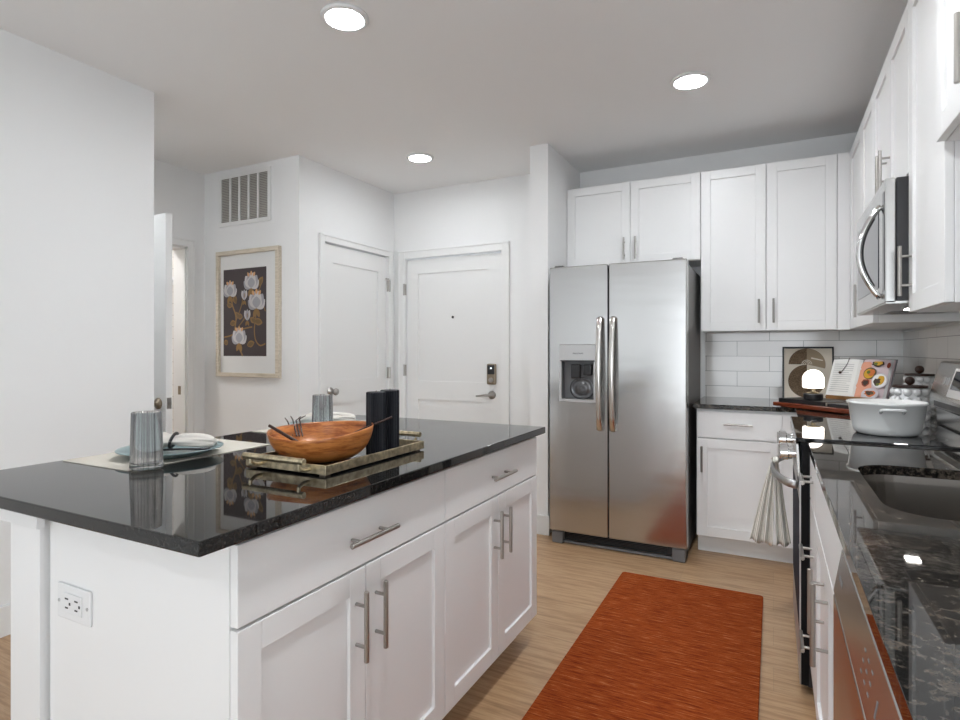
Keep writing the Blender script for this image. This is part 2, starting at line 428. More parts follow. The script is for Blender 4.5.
# backsplash tile
struct('trim_5', boxes((-.43, XR-.008, YB-.008, YB, .9142, 1.372)), 'tile_b')
struct('trim_6', boxes((XR-.008, XR, .2, YB, .9142, 1.35)), 'tile_r')

# doors ------------------------------------------------------------
def hinge(parent, F, u, z, n):
    bm = B(); fbox(bm, F, u-.011, u+.011, z-.048, z+.048, n-.004, n+.017)
    tube(bm, [fpt(F, u, z-.05, n+.019), fpt(F, u, z+.05, n+.019)], .008, 8)
    return obj('hinge', bm, 'nickel', parent)
FY = ('Y-', YE+.054)
d = struct('door_1', panel_door(FY, -2.870, -1.955, .006, 2.031, .04, .115, [(.20, .815), (.975, 1.905)], .009), 'door')
for z in (.25, 1.066, 1.771): hinge(d, ('Y-', YE), -2.882, z, .004)
F0 = ('Y-', YE+.014)
bm = B(); lathe(bm, [(.0, 0), (.011, 0), (.011, .003), (.004, .003), (.004, .001), (0, .001)], fpt(F0, -2.409, 1.52, 0), 16, axis='Y-')
obj('peephole', bm, 'blackp', d)
bm = fbox(B(), F0, -2.082, -1.998, .962, 1.13, 0, .022)
k = obj('keypad_lock', bm, 'bronze', d, bev=.020, seg=4)
obj('keypad_face', fbox(B(), F0, -2.076, -2.004, 1.04, 1.124, .0, .024), 'blackp', k, bev=.01, seg=3)
bm = B(); lathe(bm, [(0, 0), (.020, 0), (.020, .012), (.0, .012)], fpt(F0, -2.04, .998, .02), 20, axis='Y-'); obj('thumb_turn', bm, 'nickel', k, bev=.002)
obj('status_light', fbox(B(), F0, -2.047, -2.033, 1.088, 1.102, .024, .0255), 'led', k)
bm = B(); lathe(bm, [(0, 0), (.034, 0), (.034, .008), (.014, .012), (.012, .05), (0, .05)], fpt(F0, -2.04, .876, 0), 24, axis='Y-')
tube(bm, [fpt(F0, -2.04, .876, .045), fpt(F0, -2.09, .874, .05), fpt(F0, -2.165, .866, .045)], [.011, .009, .006], 10)
obj('lever_handle', bm, 'nickel', d, smooth=True)
obj('sweep', fbox(B(), F0, -2.868, -1.955, .004, .03, .0, .004), 'grey', d)
obj('sweep_gap', fbox(B(), ('Y-', YE+.12), FD[0], FD[1], 0, .006, 0, .1), 'blackp', d)
# closet door
FX = ('X+', -3.045)
d = struct('door_2', panel_door(FX, CD[0]+.006, CD[1]-.006, .008, 2.047, .036, .11, [(.20, .825), (1.01, 1.91)], .009), 'door')
for z in (.25, 1.045, 1.80): hinge(d, ('X+', -3.0), CD[1]+.004, z, .004)
obj('hinge_stop', boxes((-2.996, -2.982, CD[1]-.03, CD[1]+.03, 1.855, 1.867)), 'nickel', d)
F0 = ('X+', -3.009)
bm = B(); lathe(bm, [(0, 0), (.032, 0), (.032, .006), (.012, .010), (.011, .035), (.022, .042), (.028, .055), (.024, .067), (0, .07)], (0, 0, 0), 24)
bmesh.ops.rotate(bm, verts=bm.verts, matrix=Matrix.Rotation(PI/2, 3, 'Y')); bmesh.ops.translate(bm, verts=bm.verts, vec=fpt(F0, 3.372, .925, 0))
obj('door_knob', bm, 'nickel', d, smooth=True)
# bathroom door standing open at right angles to its wall
FY = ('Y-', 2.145)
d = struct('door_3', panel_door(FY, XH+.03, -3.10, .012, 2.025, .04, .115, [(.20, .815), (.975, 1.905)], .008), 'door')
F0 = ('Y-', 2.105)
bm = B(); lathe(bm, [(0, 0), (.033, 0), (.033, .006), (.012, .010), (.011, .035), (.022, .042), (.029, .055), (.024, .067), (0, .07)], fpt(F0, -3.165, .93, 0), 24, axis='Y-')
obj('door_knob', bm, 'bronze', d, smooth=True)
obj('latch_plate', boxes((-3.1005, -3.098, 2.112, 2.138, .90, .965)), 'nickel', d)
obj('latch_bolt', boxes((-3.099, -3.088, 2.118, 2.132, .922, .943)), 'nickel', d)
# shower curtain rod in the bathroom
t = thing('shower_rod', 'white shower rod seen through the half open bathroom doorway', 'shower rod', (-4.75, 2.2, 1.855))
bm = B(); tube(bm, [(-4.75, 1.012, 1.855), (-4.75, 3.288, 1.855)], .016); obj('rod', bm, 'white', t)
for y in (1.001, 3.284): obj('end_flange', boxes((-4.785, -4.715, y, y+.015, 1.82, 1.89)), 'white', t, bev=.004)
bathl = bpy.data.lights.new('bath_fill', 'AREA'); bathl.energy = 9; bathl.size = .4; bathl.color = (1, .98, .96)  # unseen area light added to brighten the bathroom, no fixture modelled
bo = bpy.data.objects.new('bath_fill', bathl); C.objects.link(bo); bo.location = (-4.7, 2.2, 2.6)

# ceiling lights ---------------------------------------------------
def ceiling_light(x, y, label, r=.098, lens='lamp'):
    t = thing('ceiling_light', label, 'ceiling light', (x, y, H), group='recessed ceiling lights')
    bm = B(); lathe(bm, [(r, 0), (r, -.006), (r-.006, -.012), (r-.020, -.014), (r-.022, -.008), (r-.022, 0)], (x, y, H), 48); obj('trim_ring', bm, 'white', t, smooth=True)
    bm = B(); lathe(bm, [(0, -.0085), (r-.0225, -.0085), (r-.0225, -.003), (0, -.003)], (x, y, H), 40); obj('lens', bm, lens, t)
ceiling_light(-1.59, 1.87, 'round recessed ceiling light above the island, largest of the lit discs')
ceiling_light(-.38, 3.115, 'round recessed ceiling light in front of the refrigerator and wall cabinets', lens='lamp_front')
ceiling_light(-2.26, 3.47, 'small looking round ceiling light in the entry by the front door', lens='lamp_soft')
ceiling_light(-.38, 1.5, 'unseen ceiling light added for brightness over the aisle between island and sink', lens='lamp_added')  # added above the frame to brighten the aisle and base cabinets
ceiling_light(-3.5, 1.5, 'unseen ceiling light added for brightness in the hall passage by the open bathroom door', lens='lamp_soft')  # added out of sight behind the left wall to brighten the hall
ceiling_light(-.38, -1.2, 'unseen ceiling light added for brightness in the living room behind the viewer')  # added behind the camera to raise the general brightness
# return air grille -------------------------------------------------
F = ('Y-', 3.04)
t = thing('air_grille', 'white louvred return air grille high on the hall wall above the flower picture', 'vent', (-3.547, 3.04, 2.2))
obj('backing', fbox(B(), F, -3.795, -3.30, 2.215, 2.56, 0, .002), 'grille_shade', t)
bm = B(); a0, a1, b0, b1 = -3.825, -3.27, 2.19, 2.585
for u0, u1, z0, z1 in ((a0, a1, b0, b0+.03), (a0, a1, b1-.03, b1), (a0, a0+.03, b0+.03, b1-.03), (a1-.03, a1, b0+.03, b1-.03)): fbox(bm, F, u0, u1, z0, z1, 0, .010)
obj('frame', bm, 'trim', t)
bm = B()
for i in range(1, 5):
    u = a0+.03+(a1-a0-.06)*i/5; fbox(bm, F, u-.008, u+.008, b0+.03, b1-.03, .002, .011)
obj('mullions', bm, 'trim', t)
bm = B()
z = b0+.036
while z < b1-.036:
    prism(bm, [(3.04-.010, z+.001), (3.04-.009, z+.003), (3.04-.003, z+.010), (3.04-.003, z+.008)], 'X', a0+.03, a1-.03); z += .0125
obj('louvre_slats', bm, 'slat', t)

# ------------------------------------------------------------------ cabinets
def carcass(parent, x0, x1, y0, y1, z0, z1):
    return obj('cabinet_body', boxes((x0, x1, y0, y1, z0, z1)), 'cab', parent, bev=.001, seg=1)
CT, CB = .914, .887      # worktop top and underside
# island base units (doors face +X)
XF = -.913
for y0, y1, lab in ((.747, 1.511, 'white two door island base cabinet with one drawer, the end unit beside the socket panel'),
                    (1.511, 2.275, 'white two door island base cabinet with one drawer, the end unit toward the refrigerator')):
    t = thing('island_cabinet', lab, 'cabinet', (-1.2, (y0+y1)/2, 0), group='island base cabinets')
    carcass(t, -1.499, XF-.001, y0+.018 if y0 < 1 else y0, y1, .114, CB)
    obj('toe_kick', boxes((-1.48, XF-.075, y0+.02, y1-.001, 0, .114)), 'cab', t)
    obj('back_panel', boxes((-1.529, -1.50, .765 if y0 < 1 else y0, y1, 0, CB)), 'cab', t)
    if y0 < 1: obj('end_panel', boxes((-1.529, XF-.001, .747, .765, 0, CB)), 'cab', t, bev=.001, seg=1)
    F = ('X+', XF)
    cab_drawer(t, F, y0, y1, .712, .872, .185, pullz=.785)
    ym = (y0+y1)/2
    cab_door(t, F, y0, ym, .118, .709, ym-.038, .578, .168)
    cab_door(t, F, ym, y1, .118, .709, ym+.038, .578, .168)
t = thing('overhang_support', 'white posts and rail carrying the worktop overhang on the seating side', 'support', (-1.6, .8, 0))
obj('post', boxes((-1.672, -1.540, .730, .862, 0, CB)), 'cab', t, bev=.0015)
obj('post', boxes((-1.672, -1.540, 2.15, 2.275, 0, CB)), 'cab', t, bev=.0015)
obj('apron', boxes((-1.845, -1.515, .712, .730, .822, CB)), 'cab', t, bev=.001)
obj('apron', boxes((-1.845, -1.827, .730, 2.27, .822, CB)), 'cab', t, bev=.001)
tag(obj('island_worktop', boxes((-1.858, -.858, .642, 2.265+.02, CB, CT)), 'granite', bev=.003, seg=2), 'large polished black granite worktop on the island', 'worktop')
# outlet on the end panel
F = ('Y-', .747)
t = thing('power_outlet', 'white double socket outlet on the island end panel', 'outlet', (-1.421, .747, .657))
obj('cover_plate', fbox(B(), F, -1.487, -1.355, .617, .697, 0, .006), 'white', t, bev=.003)
rc = obj('receptacle', fbox(B(), F, -1.458, -1.384, .634, .680, .006, .009), 'white', t, bev=.002)
for cx in (-1.440, -1.402):
    for a in ((cx-.008, cx+.005, .6655, .669), (cx-.007, cx+.004, .645, .6485), (cx+.008, cx+.014, .654, .660)): obj('slot', fbox(B(), F, *a, .009, .0096), 'blackp', rc)
for cx in (-1.477, -1.365):
    bm = B(); lathe(bm, [(0, 0), (.004, 0), (.004, .0015), (0, .0015)], (cx, .741, .657), 12, axis='Y-'); obj('cover_screw', bm, 'lgrey', t)

# base cabinet on the back wall
YF = 3.72
t = thing('base_cabinet', 'white base cabinet with one drawer and one door between refrigerator and range', 'cabinet', (-.16, 4.0, 0))
carcass(t, -.418, XR-.01, YF+.001, YB-.01, .114, CB)
obj('toe_kick', boxes((-.418, .118, YF+.073, YB-.01, 0, .114)), 'cab', t)
F = ('Y-', YF)
cab_drawer(t, F, -.415, .045, .712, .872, .155, pullz=.80)
cab_door(t, F, -.415, .045, .118, .709, -.385, .585, .155)
obj('corner_filler', boxes((.046, .119, YF-.018, YF, .114, .872)), 'cab', t)
bm = B()
prism(bm, [(-.44, 3.685), (.106, 3.685), (.106, 3.124), (XR-.001, 3.124), (XR-.001, YB-.009), (-.44, YB-.009)], 'Z', CB, CT)
tag(obj('corner_worktop', bm, 'granite_vein', bev=.003), 'L shaped black granite worktop in the corner beyond the range', 'worktop')
# filler cabinet between range and corner (faces -X)
t = thing('corner_cabinet', 'narrow white base cabinet in the corner beyond the range', 'cabinet', (.4, 3.4, 0))
carcass(t, .136, XR-.01, 3.126, YF-.02, .114, CB)
obj('toe_kick', boxes((.2, XR-.01, 3.126, YF-.02, 0, .114)), 'cab', t)
cab_door(t, ('X-', .135), 3.13, 3.69, .118, .872)

# right run, camera side of the range
XD = .136   # carcass front; doors come 20 mm out
F = ('X-', XD)
t = thing('drawer_cabinet', 'white narrow three drawer base cabinet beside the range', 'cabinet', (.4, 2.2, 0))
carcass(t, XD+.001, XR-.01, 2.062, 2.356, .114, CB)
obj('toe_kick', boxes((XD+.075, XR-.01, 2.062, 2.356, 0, .114)), 'cab', t)
for z0, z1 in ((.712, .872), (.416, .709), (.118, .413)):
    cab_drawer(t, F, 2.062, 2.356, z0, z1, .15, pullz={.712: .805, .416: .56, .118: .26}[z0])
t = thing('sink_cabinet', 'white two door base cabinet under the sink', 'cabinet', (.4, 1.65, 0))
obj('cabinet_body', boxes((XD+.001, XD+.02, 1.254, 2.06, .114, CB), (XD+.02, XR-.01, 1.254, 1.272, .114, CB), (XD+.02, XR-.01, 2.042, 2.06, .114, CB), (XD+.02, XR-.01, 1.272, 2.042, .114, .132), (XR-.03, XR-.01, 1.272, 2.042, .132, CB)), 'cab', t)
obj('toe_kick', boxes((XD+.075, XR-.01, 1.254, 2.06, 0, .114)), 'cab', t)
obj('false_drawer_front', fbox(B(), F, 1.2555, 2.0585, .7135, .8705, 0, .02), 'cab', t, bev=.0018)
cab_door(t, F, 1.254, 1.657, .118, .709, 1.595, .575, .2)
cab_door(t, F, 1.657, 2.06, .118, .709, 1.715, .585, .168)

# worktop with a sink cutout
def rrect(x0, x1, y0, y1, r, n=8):
    pts = []
    for cx, cy, a0 in ((x1-r, y1-r, 0), (x0+r, y1-r, PI/2), (x0+r, y0+r, PI), (x1-r, y0+r, 1.5*PI)):
        for i in range(n+1): pts.append((cx+r*math.cos(a0+i*PI/2/n), cy+r*math.sin(a0+i*PI/2/n)))
    return pts
SX0, SX1, SY0, SY1, SR = .205, .60, 1.375, 1.955, .10
def plate_hole(x0, x1, y0, y1, hole, z0, z1):
    bm = B()
    # outer ring matched to the hole ring by projecting onto the rectangle
    cx, cy = (SX0+SX1)/2, (SY0+SY1)/2
    n = len(hole)
    outer = []
    for i, (x, y) in enumerate(hole):
        q = i//(n//4); k = i % (n//4); h = n//4
        cor = [(x1, y1), (x0, y1), (x0, y0), (x1, y0)][q]
        f = k/(h-1)
        # from the side before the corner through the corner to the side after it
        if q == 0: a, c_ = (x1, SY1-SR), (SX1-SR, y1)
        elif q == 1: a, c_ = (SX0+SR, y1), (x0, SY1-SR)
        elif q == 2: a, c_ = (x0, SY0+SR), (SX0+SR, y0)
        else: a, c_ = (SX1-SR, y0), (x1, SY0+SR)
        if f <= .5: s = f*2; p = (a[0]+(cor[0]-a[0])*s, a[1]+(cor[1]-a[1])*s)
        else: s = f*2-1; p = (cor[0]+(c_[0]-cor[0])*s, cor[1]+(c_[1]-cor[1])*s)
        outer.append(p)
    V = {}
    for key, ring in (('h', hole), ('o', outer)):
        for z in (z0, z1): V[key, z] = [bm.verts.new((p[0], p[1], z)) for p in ring]
    for i in range(n):
        j = (i+1) % n
        bm.faces.new((V['h', z1][i], V['o', z1][i], V['o', z1][j], V['h', z1][j]))
        bm.faces.new((V['h', z0][j], V['o', z0][j], V['o', z0][i], V['h', z0][i]))
        bm.faces.new((V['h', z0][i], V['h', z1][i], V['h', z1][j], V['h', z0][j]))
        bm.faces.new((V['o', z0][j], V['o', z1][j], V['o', z1][i], V['o', z0][i]))
    bmesh.ops.recalc_face_normals(bm, faces=bm.faces)
    return bm
hole = rrect(SX0, SX1, SY0, SY1, SR, 7)
tag(obj('sink_worktop', plate_hole(.108, XR-.001, .05, 2.357, hole, CB, CT), 'granite_vein', bev=.002), 'polished black granite worktop with the undermount sink cut into it', 'worktop')
t = thing('kitchen_sink', 'undermount stainless steel kitchen sink set in the black granite worktop', 'sink', (.4, 1.665, .70))
bm = B()
rings = []
for (gx, z) in ((-.02, CB-.0005), (.006, CB-.0005), (.004, CB-.02), (-.004, .72), (-.03, .695)):
    rings.append([bm.verts.new((p[0], p[1], z)) for p in rrect(SX0-gx if gx > 0 else SX0+(.0 if z > .8 else -gx), SX1+gx if gx > 0 else SX1-(.0 if z > .8 else -gx), SY0-gx if gx > 0 else SY0+(.0 if z > .8 else -gx), SY1+gx if gx > 0 else SY1-(.0 if z > .8 else -gx), SR, 7)])
for i in range(1, len(rings)-1):
    for k in range(len(rings[0])): bm.faces.new((rings[i][k], rings[i][(k+1) % len(rings[0])], rings[i+1][(k+1) % len(rings[0])], rings[i+1][k]))
bm.faces.new(rings[-1]); bmesh.ops.delete(bm, geom=rings[0], context='VERTS')
bmesh.ops.recalc_face_normals(bm, faces=bm.faces)
s = obj('basin', bm, 'sinksteel', t); md = s.modifiers.new('wall', 'SOLIDIFY'); md.thickness = .0012; md.offset = 1
bm = B(); lathe(bm, [(0, .0), (.05, .0), (.055, .004), (.04, .003), (.036, -.002), (0, -.002)], (.4, 1.665, .6965), 32); obj('drain', bm, 'chrome', t, smooth=True)

# wall cabinets
ZU, ZT = 1.362, 2.415
YU = 4.04
F = ('Y-', YU)
t = thing('wall_cabinet', 'short white two door wall cabinet above the refrigerator', 'cabinet', (-.88, 4.2, 1.83))
carcass(t, -1.343, -.428, YU+.001, YB-.002, 1.835, ZT)
cab_door(t, F, -1.343, -.886, 1.838, ZT-.003, -.925, 1.945, .155)
cab_door(t, F, -.886, -.428, 1.838, ZT-.003, -.847, 1.945, .155)
t = thing('wall_cabinet', 'tall white two door wall cabinet above the tiled corner worktop', 'cabinet', (-.04, 4.2, ZU))
carcass(t, -.426, XR-.001, YU+.001, YB-.009, ZU, ZT)
cab_door(t, F, -.426, -.042, ZU, ZT-.003, -.082, 1.485, .15)
cab_door(t, F, -.039, .338, ZU, ZT-.003, .0, 1.485, .15)
obj('corner_filler', boxes((.340, .402, YU-.02, YU, ZU, ZT-.003)), 'cab', t)
F = ('X-', .422)
t = thing('wall_cabinet', 'white wall cabinet in the corner beyond the microwave', 'cabinet', (.56, 3.5, ZU))
carcass(t, .423, XR-.009, 3.124, YU-.001, ZU, ZT)
cab_door(t, F, 3.126, 3.52, ZU, ZT-.003, 3.475, 1.49, .168)
cab_door(t, F, 3.523, 4.018, ZU, ZT-.003)
t = thing('wall_cabinet', 'short white two door wall cabinet above the microwave', 'cabinet', (.56, 2.74, 1.83))
carcass(t, .423, XR-.001, 2.362, 3.122, 1.828, ZT)
cab_door(t, F, 2.362, 2.742, 1.83, ZT-.003, 2.705, 1.94, .155)
cab_door(t, F, 2.742, 3.122, 1.83, ZT-.003, 2.78, 1.94, .155)
t = thing('wall_cabinet', 'tall narrow white wall cabinet on the camera side of the microwave', 'cabinet', (.56, 2.13, ZU))
carcass(t, .423, XR-.009, 1.905, 2.359, ZU, ZT)
cab_door(t, F, 1.905, 2.359, ZU, ZT-.003, 2.312, 1.498, .165)
t = thing('wall_cabinet', 'shorter white wall cabinet hung high above the sink', 'cabinet', (.56, 1.45, 1.78))
F = ('X-', .403)
carcass(t, .404, XR-.009, 1.136, 1.902, 1.785, ZT)
cab_door(t, F, 1.52, 1.902, 1.785, ZT-.003, 1.562, 1.885, .150)
cab_door(t, F, 1.136, 1.518, 1.785, ZT-.003, 1.478, 1.885, .150)

# ------------------------------------------------------------------ refrigerator
fy = 3.495
t = thing('refrigerator', 'stainless steel side by side refrigerator with ice and water dispenser', 'refrigerator', (-.865, 3.9, 0))
obj('fridge_body', boxes((-1.275, -.455, fy+.075, 4.27, .03, 1.755)), 'fridge_side', t, bev=.004)
# freezer door with the dispenser recess
x0, x1, z0, z1 = -1.285, -.908, .083, 1.771
rx0, rx1, rz0, rz1 = -1.214, -.985, .918, 1.266
def slab_with_hole(x0, x1, z0, z1, hx0, hx1, hz0, hz1, ya, yb):
    bm = B(); q = [(x0, z0), (x1, z0), (x1, z1), (x0, z1)]; h = [(hx0, hz0), (hx1, hz0), (hx1, hz1), (hx0, hz1)]
    o1 = [bm.verts.new((a, ya, c)) for a, c in q]; o2 = [bm.verts.new((a, yb, c)) for a, c in q]
    h1 = [bm.verts.new((a, ya, c)) for a, c in h]; h2 = [bm.verts.new((a, yb, c)) for a, c in h]
    for i in range(4):
        k = (i+1) % 4
        bm.faces.new((o1[i], o1[k], h1[k], h1[i])); bm.faces.new((o2[k], o2[i], h2[i], h2[k]))
        bm.faces.new((o1[k], o1[i], o2[i], o2[k])); bm.faces.new((h1[i], h1[k], h2[k], h2[i]))
    bmesh.ops.recalc_face_normals(bm, faces=bm.faces)
    return bm
fd = obj('freezer_door', slab_with_hole(x0, x1, z0, z1, rx0, rx1, rz0, rz1, fy, fy+.07), 'steel', t, bev=.008, seg=3)
dp = obj('dispenser', slab_with_hole(rx0-.006, rx1+.006, rz0-.006, rz1+.006, rx0+.010, rx1-.010, rz0+.012, 1.168, fy-.004, fy+.006), 'lgrey', fd, bev=.002)
obj('dispenser_cavity', boxes((rx0+.001, rx1-.001, fy+.062, fy+.068, rz0, 1.18), (rx0+.001, rx0+.010, fy+.006, fy+.062, rz0, 1.18), (rx1-.010, rx1-.001, fy+.006, fy+.062, rz0, 1.18), (rx0+.001, rx1-.001, fy+.006, fy+.062, 1.168, 1.18), (rx0+.001, rx1-.001, fy+.006, fy+.062, rz0, rz0+.012)), 'grey', dp)
bm = B(); cxm = (rx0+rx1)/2+.015
box(bm, cxm-.065, cxm-.005, fy+.02, fy+.05, 1.06, 1.15); box(bm, cxm+.015, cxm+.07, fy+.02, fy+.05, 1.08, 1.15)
obj('dispenser_paddles', bm, 'blackp', dp, bev=.006)
bm = B(); lathe(bm, [(.0, 0), (.085, 0), (.095, .006), (.095, .010), (.078, .004), (.05, .003), (.045, .008), (.02, .006), (0, .006)], (cxm, fy+.058, .995), 32, ry=.75, rx=.85, axis='Y-'); obj('dispenser_cradle', bm, 'dispsteel', dp, smooth=True)
obj('display_strip', boxes((rx0+.004, rx1-.004, fy-.0052, fy-.004, 1.168, 1.176)), 'blackp', dp)
def text(st, size, loc, rot, m, parent, name='lettering', ext=.0003):
    c = bpy.data.curves.new(name, 'FONT'); c.body = st; c.size = size; c.extrude = ext; c.align_x = 'CENTER'; c.align_y = 'CENTER'
    tmp = bpy.data.objects.new('tmp_text', c); C.objects.link(tmp)
    dg = bpy.context.evaluated_depsgraph_get(); me = bpy.data.meshes.new_from_object(tmp.evaluated_get(dg))
    bpy.data.objects.remove(tmp); bpy.data.curves.remove(c)
    me.materials.clear(); me.materials.append(M[m])
    o = bpy.data.objects.new(name, me); C.objects.link(o)
    o.location = Vector(loc)-root_of(parent).location; o.rotation_euler = rot; o.parent = parent
    return o
text('FRIGIDAIRE', .0135, (-1.095, fy-.0046, 1.218), (PI/2, 0, 0), 'blackp', dp)
rd = obj('fridge_door', boxes((-.902, -.445, fy, fy+.07, .083, 1.771)), 'steel', t, bev=.008, seg=3)
for par, hx in ((fd, -.952), (rd, -.871)):
    bm = B(); pts = []
    for i in range(17):
        s = i/16; z = .745+(0 if i == 0 else .695 if i == 16 else .006 if i == 1 else .689 if i == 15 else s*.695); n = [.002, .030, .038][i] if i < 3 else ([.002, .030, .038][16-i] if i > 13 else .038+.020*math.sin(PI*(s-.125)/.75))
        pts.append((hx, fy-n, z))
    tube(bm, pts, .0165, 16, flat=(.5, 1.05), up_=(1, 0, 0))
    obj('handle', bm, 'steelv', par, smooth=True)
bm = B(); box(bm, -1.275, -.455, fy+.055, fy+.09, .02, .075)
g = obj('base_grille', bm, 'blackp', t)
bm = B()
for i in range(5): box(bm, -1.19, -.56, fy+.045, fy+.056, .028+i*.009, .032+i*.009)
obj('grille_slats', bm, 'blackp', g)
for a, b_ in ((-1.275, -1.20), (-.53, -.455)):
    bm = B(); box(bm, a, b_, fy+.012, fy+.12, 0, .078); obj('foot_cover', bm, 'grey', t, bev=.008)
obj('kick_rail', boxes((-1.2, -.53, fy+.03, fy+.05, .005, .018)), 'grey', t)
for a in (-1.26, -.53): obj('hinge_cap', boxes((a, a+.06, fy+.02, fy+.12, 1.755, 1.782)), 'fridge_side', t, bev=.006)

# ------------------------------------------------------------------ range
ry0, ry1 = 2.362, 3.120
xf = .083
t = thing('range', 'stainless steel electric range with black glass cooktop under the microwave', 'range', (.4, 2.74, 0))
obj('range_body', boxes((xf+.028, .66, ry0+.002, ry1-.002, .03, .90)), 'blackp', t)
obj('cooktop', boxes((xf-.012, .62, ry0-.001, ry1+.001, .905, .922)), 'glassblack', t, bev=.004)
for (x, y, r) in ((.22, 2.55, .10), (.22, 2.93, .075), (.47, 2.93, .10), (.47, 2.55, .075)):
    bm = B(); n = 48
    a = [bm.verts.new((x+r*math.cos(2*PI*k/n), y+r*math.sin(2*PI*k/n), .9222)) for k in range(n)]
    c = [bm.verts.new((x+(r-.002)*math.cos(2*PI*k/n), y+(r-.002)*math.sin(2*PI*k/n), .9222)) for k in range(n)]
    for k in range(n): bm.faces.new((a[k], a[(k+1) % n], c[(k+1) % n], c[k]))
    obj('burner_ring', bm, 'grey', t)
for y in (ry0+.0005, ry1-.0105): obj('side_cap', boxes((xf+.006, xf+.03, y, y+.010, .035, .904)), 'mattblack', t)
bm = B(); prism(bm, [(xf-.006, .78), (xf+.004, .78), (xf-.002, .899), (xf-.012, .899)], 'Y', ry0+.003, ry1-.003)
cp = obj('control_front', bm, 'steelp', t, bev=.002)
for y in (2.49, 2.575, 2.87, 2.955):
    k = B(); lathe(k, [(0, .0), (.016, .0), (.016, .022), (.026, .026), (.026, .050), (.024, .053), (.0, .054)], (xf-.008, y, .845), 24, axis='X-')
    ko = obj('knob', k, 'chrome', cp, smooth=False)
    obj('knob_grip', boxes((xf-.068, xf-.0615, y-.006, y+.006, .826, .864)), 'nickel', ko, bev=.002)
bm = B()
for z0, z1 in ((.695, .774), (.212, .226)): box(bm, xf, xf+.005, ry0+.001, ry1-.001, z0, z1)
for y0, y1 in ((ry0+.001, ry0+.006), (ry1-.006, ry1-.001)): box(bm, xf, xf+.005, y0, y1, .226, .695)
od = obj('oven_door', bm, 'steelm', t)
obj('oven_window', boxes((xf-.0005, xf+.026, ry0+.0012, ry1-.0012, .227, .694)), 'ovenglass', od)
bm = B()
for i in range(4): box(bm, xf-.001, xf+.002, ry0+.006, ry0+.20, .738+i*.008, .742+i*.008)
obj('vent_slots', bm, 'blackp', od)
bm = B(); pts = []
for i in range(25):
    s = i/24; y = ry0+.05+s*(ry1-ry0-.10); pts.append((xf-.008-.078*math.sin(PI*s)**.55, y, .742))
tube(bm, pts, .011, 12, flat=(.8, 1.5))
obj('handle', bm, 'steelm', od, smooth=True)
sd = obj('storage_drawer', boxes((xf+.001, xf+.006, ry0+.001, ry1-.001, .035, .206)), 'steelm', t, bev=.001)
for y in (ry0+.03, ry1-.03): obj('leveling_foot', boxes((xf+.05, xf+.09, y-.02, y+.02, 0, .032)), 'blackp', t)
# backguard
bm = B(); prism(bm, [(XR-.012, .905), (.632, .905), (.628, .99), (.606, 1.0), (.602, 1.04), (.644, 1.186), (.654, 1.192), (XR-.012, 1.192)], 'Y', ry0+.002, ry1-.002)
bg = obj('backguard', bm, 'steelp', t, bev=.003)
obj('backguard_vent', boxes((.603, .61, ry0+.05, ry1-.09, 1.005, 1.027)), 'blackp', bg)
def bgp(s, n): # point on the sloping face, s up the slope 0..1, n outwards
    ax, az, bx, bz = .602, 1.04, .644, 1.186
    l = math.hypot(bx-ax, bz-az); return (ax+(bx-ax)*s-n*(bz-az)/l, az+(bz-az)*s+n*(bx-ax)/l)
def slope_plate(y0, y1, s0, s1, n0, n1): 
    bm = B(); prism(bm, [bgp(s0, n0), bgp(s1, n0), bgp(s1, n1), bgp(s0, n1)], 'Y', y0, y1); return bm
ds = obj('display', slope_plate(2.52, 2.84, .10, .86, 0, .004), 'white', bg, bev=.002)
obj('display_glass', slope_plate(2.535, 2.815, .30, .78, .004, .0055), 'navy', ds)
for i, y in enumerate((2.42, 2.47, 2.90, 2.95)): obj('button', slope_plate(y-.012, y+.012, .4, .6, 0, .003), 'lgrey', bg)

# ------------------------------------------------------------------ microwave
t = thing('microwave', 'stainless over the range microwave with curved chrome handle', 'microwave', (.53, 2.74, 1.395))
my0, my1, mz0, mz1, mx = 2.366, 3.118, 1.400, 1.822, .338
obj('microwave_body', boxes((mx+.032, XR-.003, my0, my1, mz0+.004, mz1)), 'blackp', t, bev=.002)
md_ = obj('microwave_door', boxes((mx, mx+.030, my0, my1, mz0, mz1)), 'steelp', t, bev=.004)
obj('door_glass', boxes((mx-.002, mx+.004, my0+.13, my1-.06, mz0+.06, mz1-.06)), 'navy', md_, bev=.002)
obj('control_panel', boxes((mx-.0015, mx+.004, my0+.012, my0+.05, mz0+.04, mz1-.04)), 'black', md_, bev=.002)
bm = B(); pts = []
for i in range(25):
    s = i/24; pts.append((mx-.002-.064*math.sin(PI*s)**.85, my0+.080, mz0+.022+s*(mz1-mz0-.10)))
tube(bm, pts, .010, 16, flat=(1.0, 1.3), up_=(0, 1, 0))
h_ = obj('handle', bm, 'chrome', md_, smooth=True)
bm = B(); tube(bm, [(p[0]+.008, p[1], p[2]) for p in pts[3:-3]], .008, 12, flat=(.8, 1.2), up_=(0, 1, 0)); obj('handle_insert', bm, 'blackp', h_, smooth=True)
obj('underside', boxes((mx+.004, XR-.02, my0+.004, my1-.004, mz0-.004, mz0+.004)), 'steelp', t)
obj('hood_lamp', boxes((.455, .50, 2.70, 2.75, mz0-.006, mz0-.003)), 'mwlamp', t)
obj('grease_filter', boxes((.43, .63, 2.44, 2.60, mz0-.006, mz0-.003)), 'grey', t)
obj('grease_filter', boxes((.43, .63, 2.86, 3.04, mz0-.006, mz0-.003)), 'grey', t)

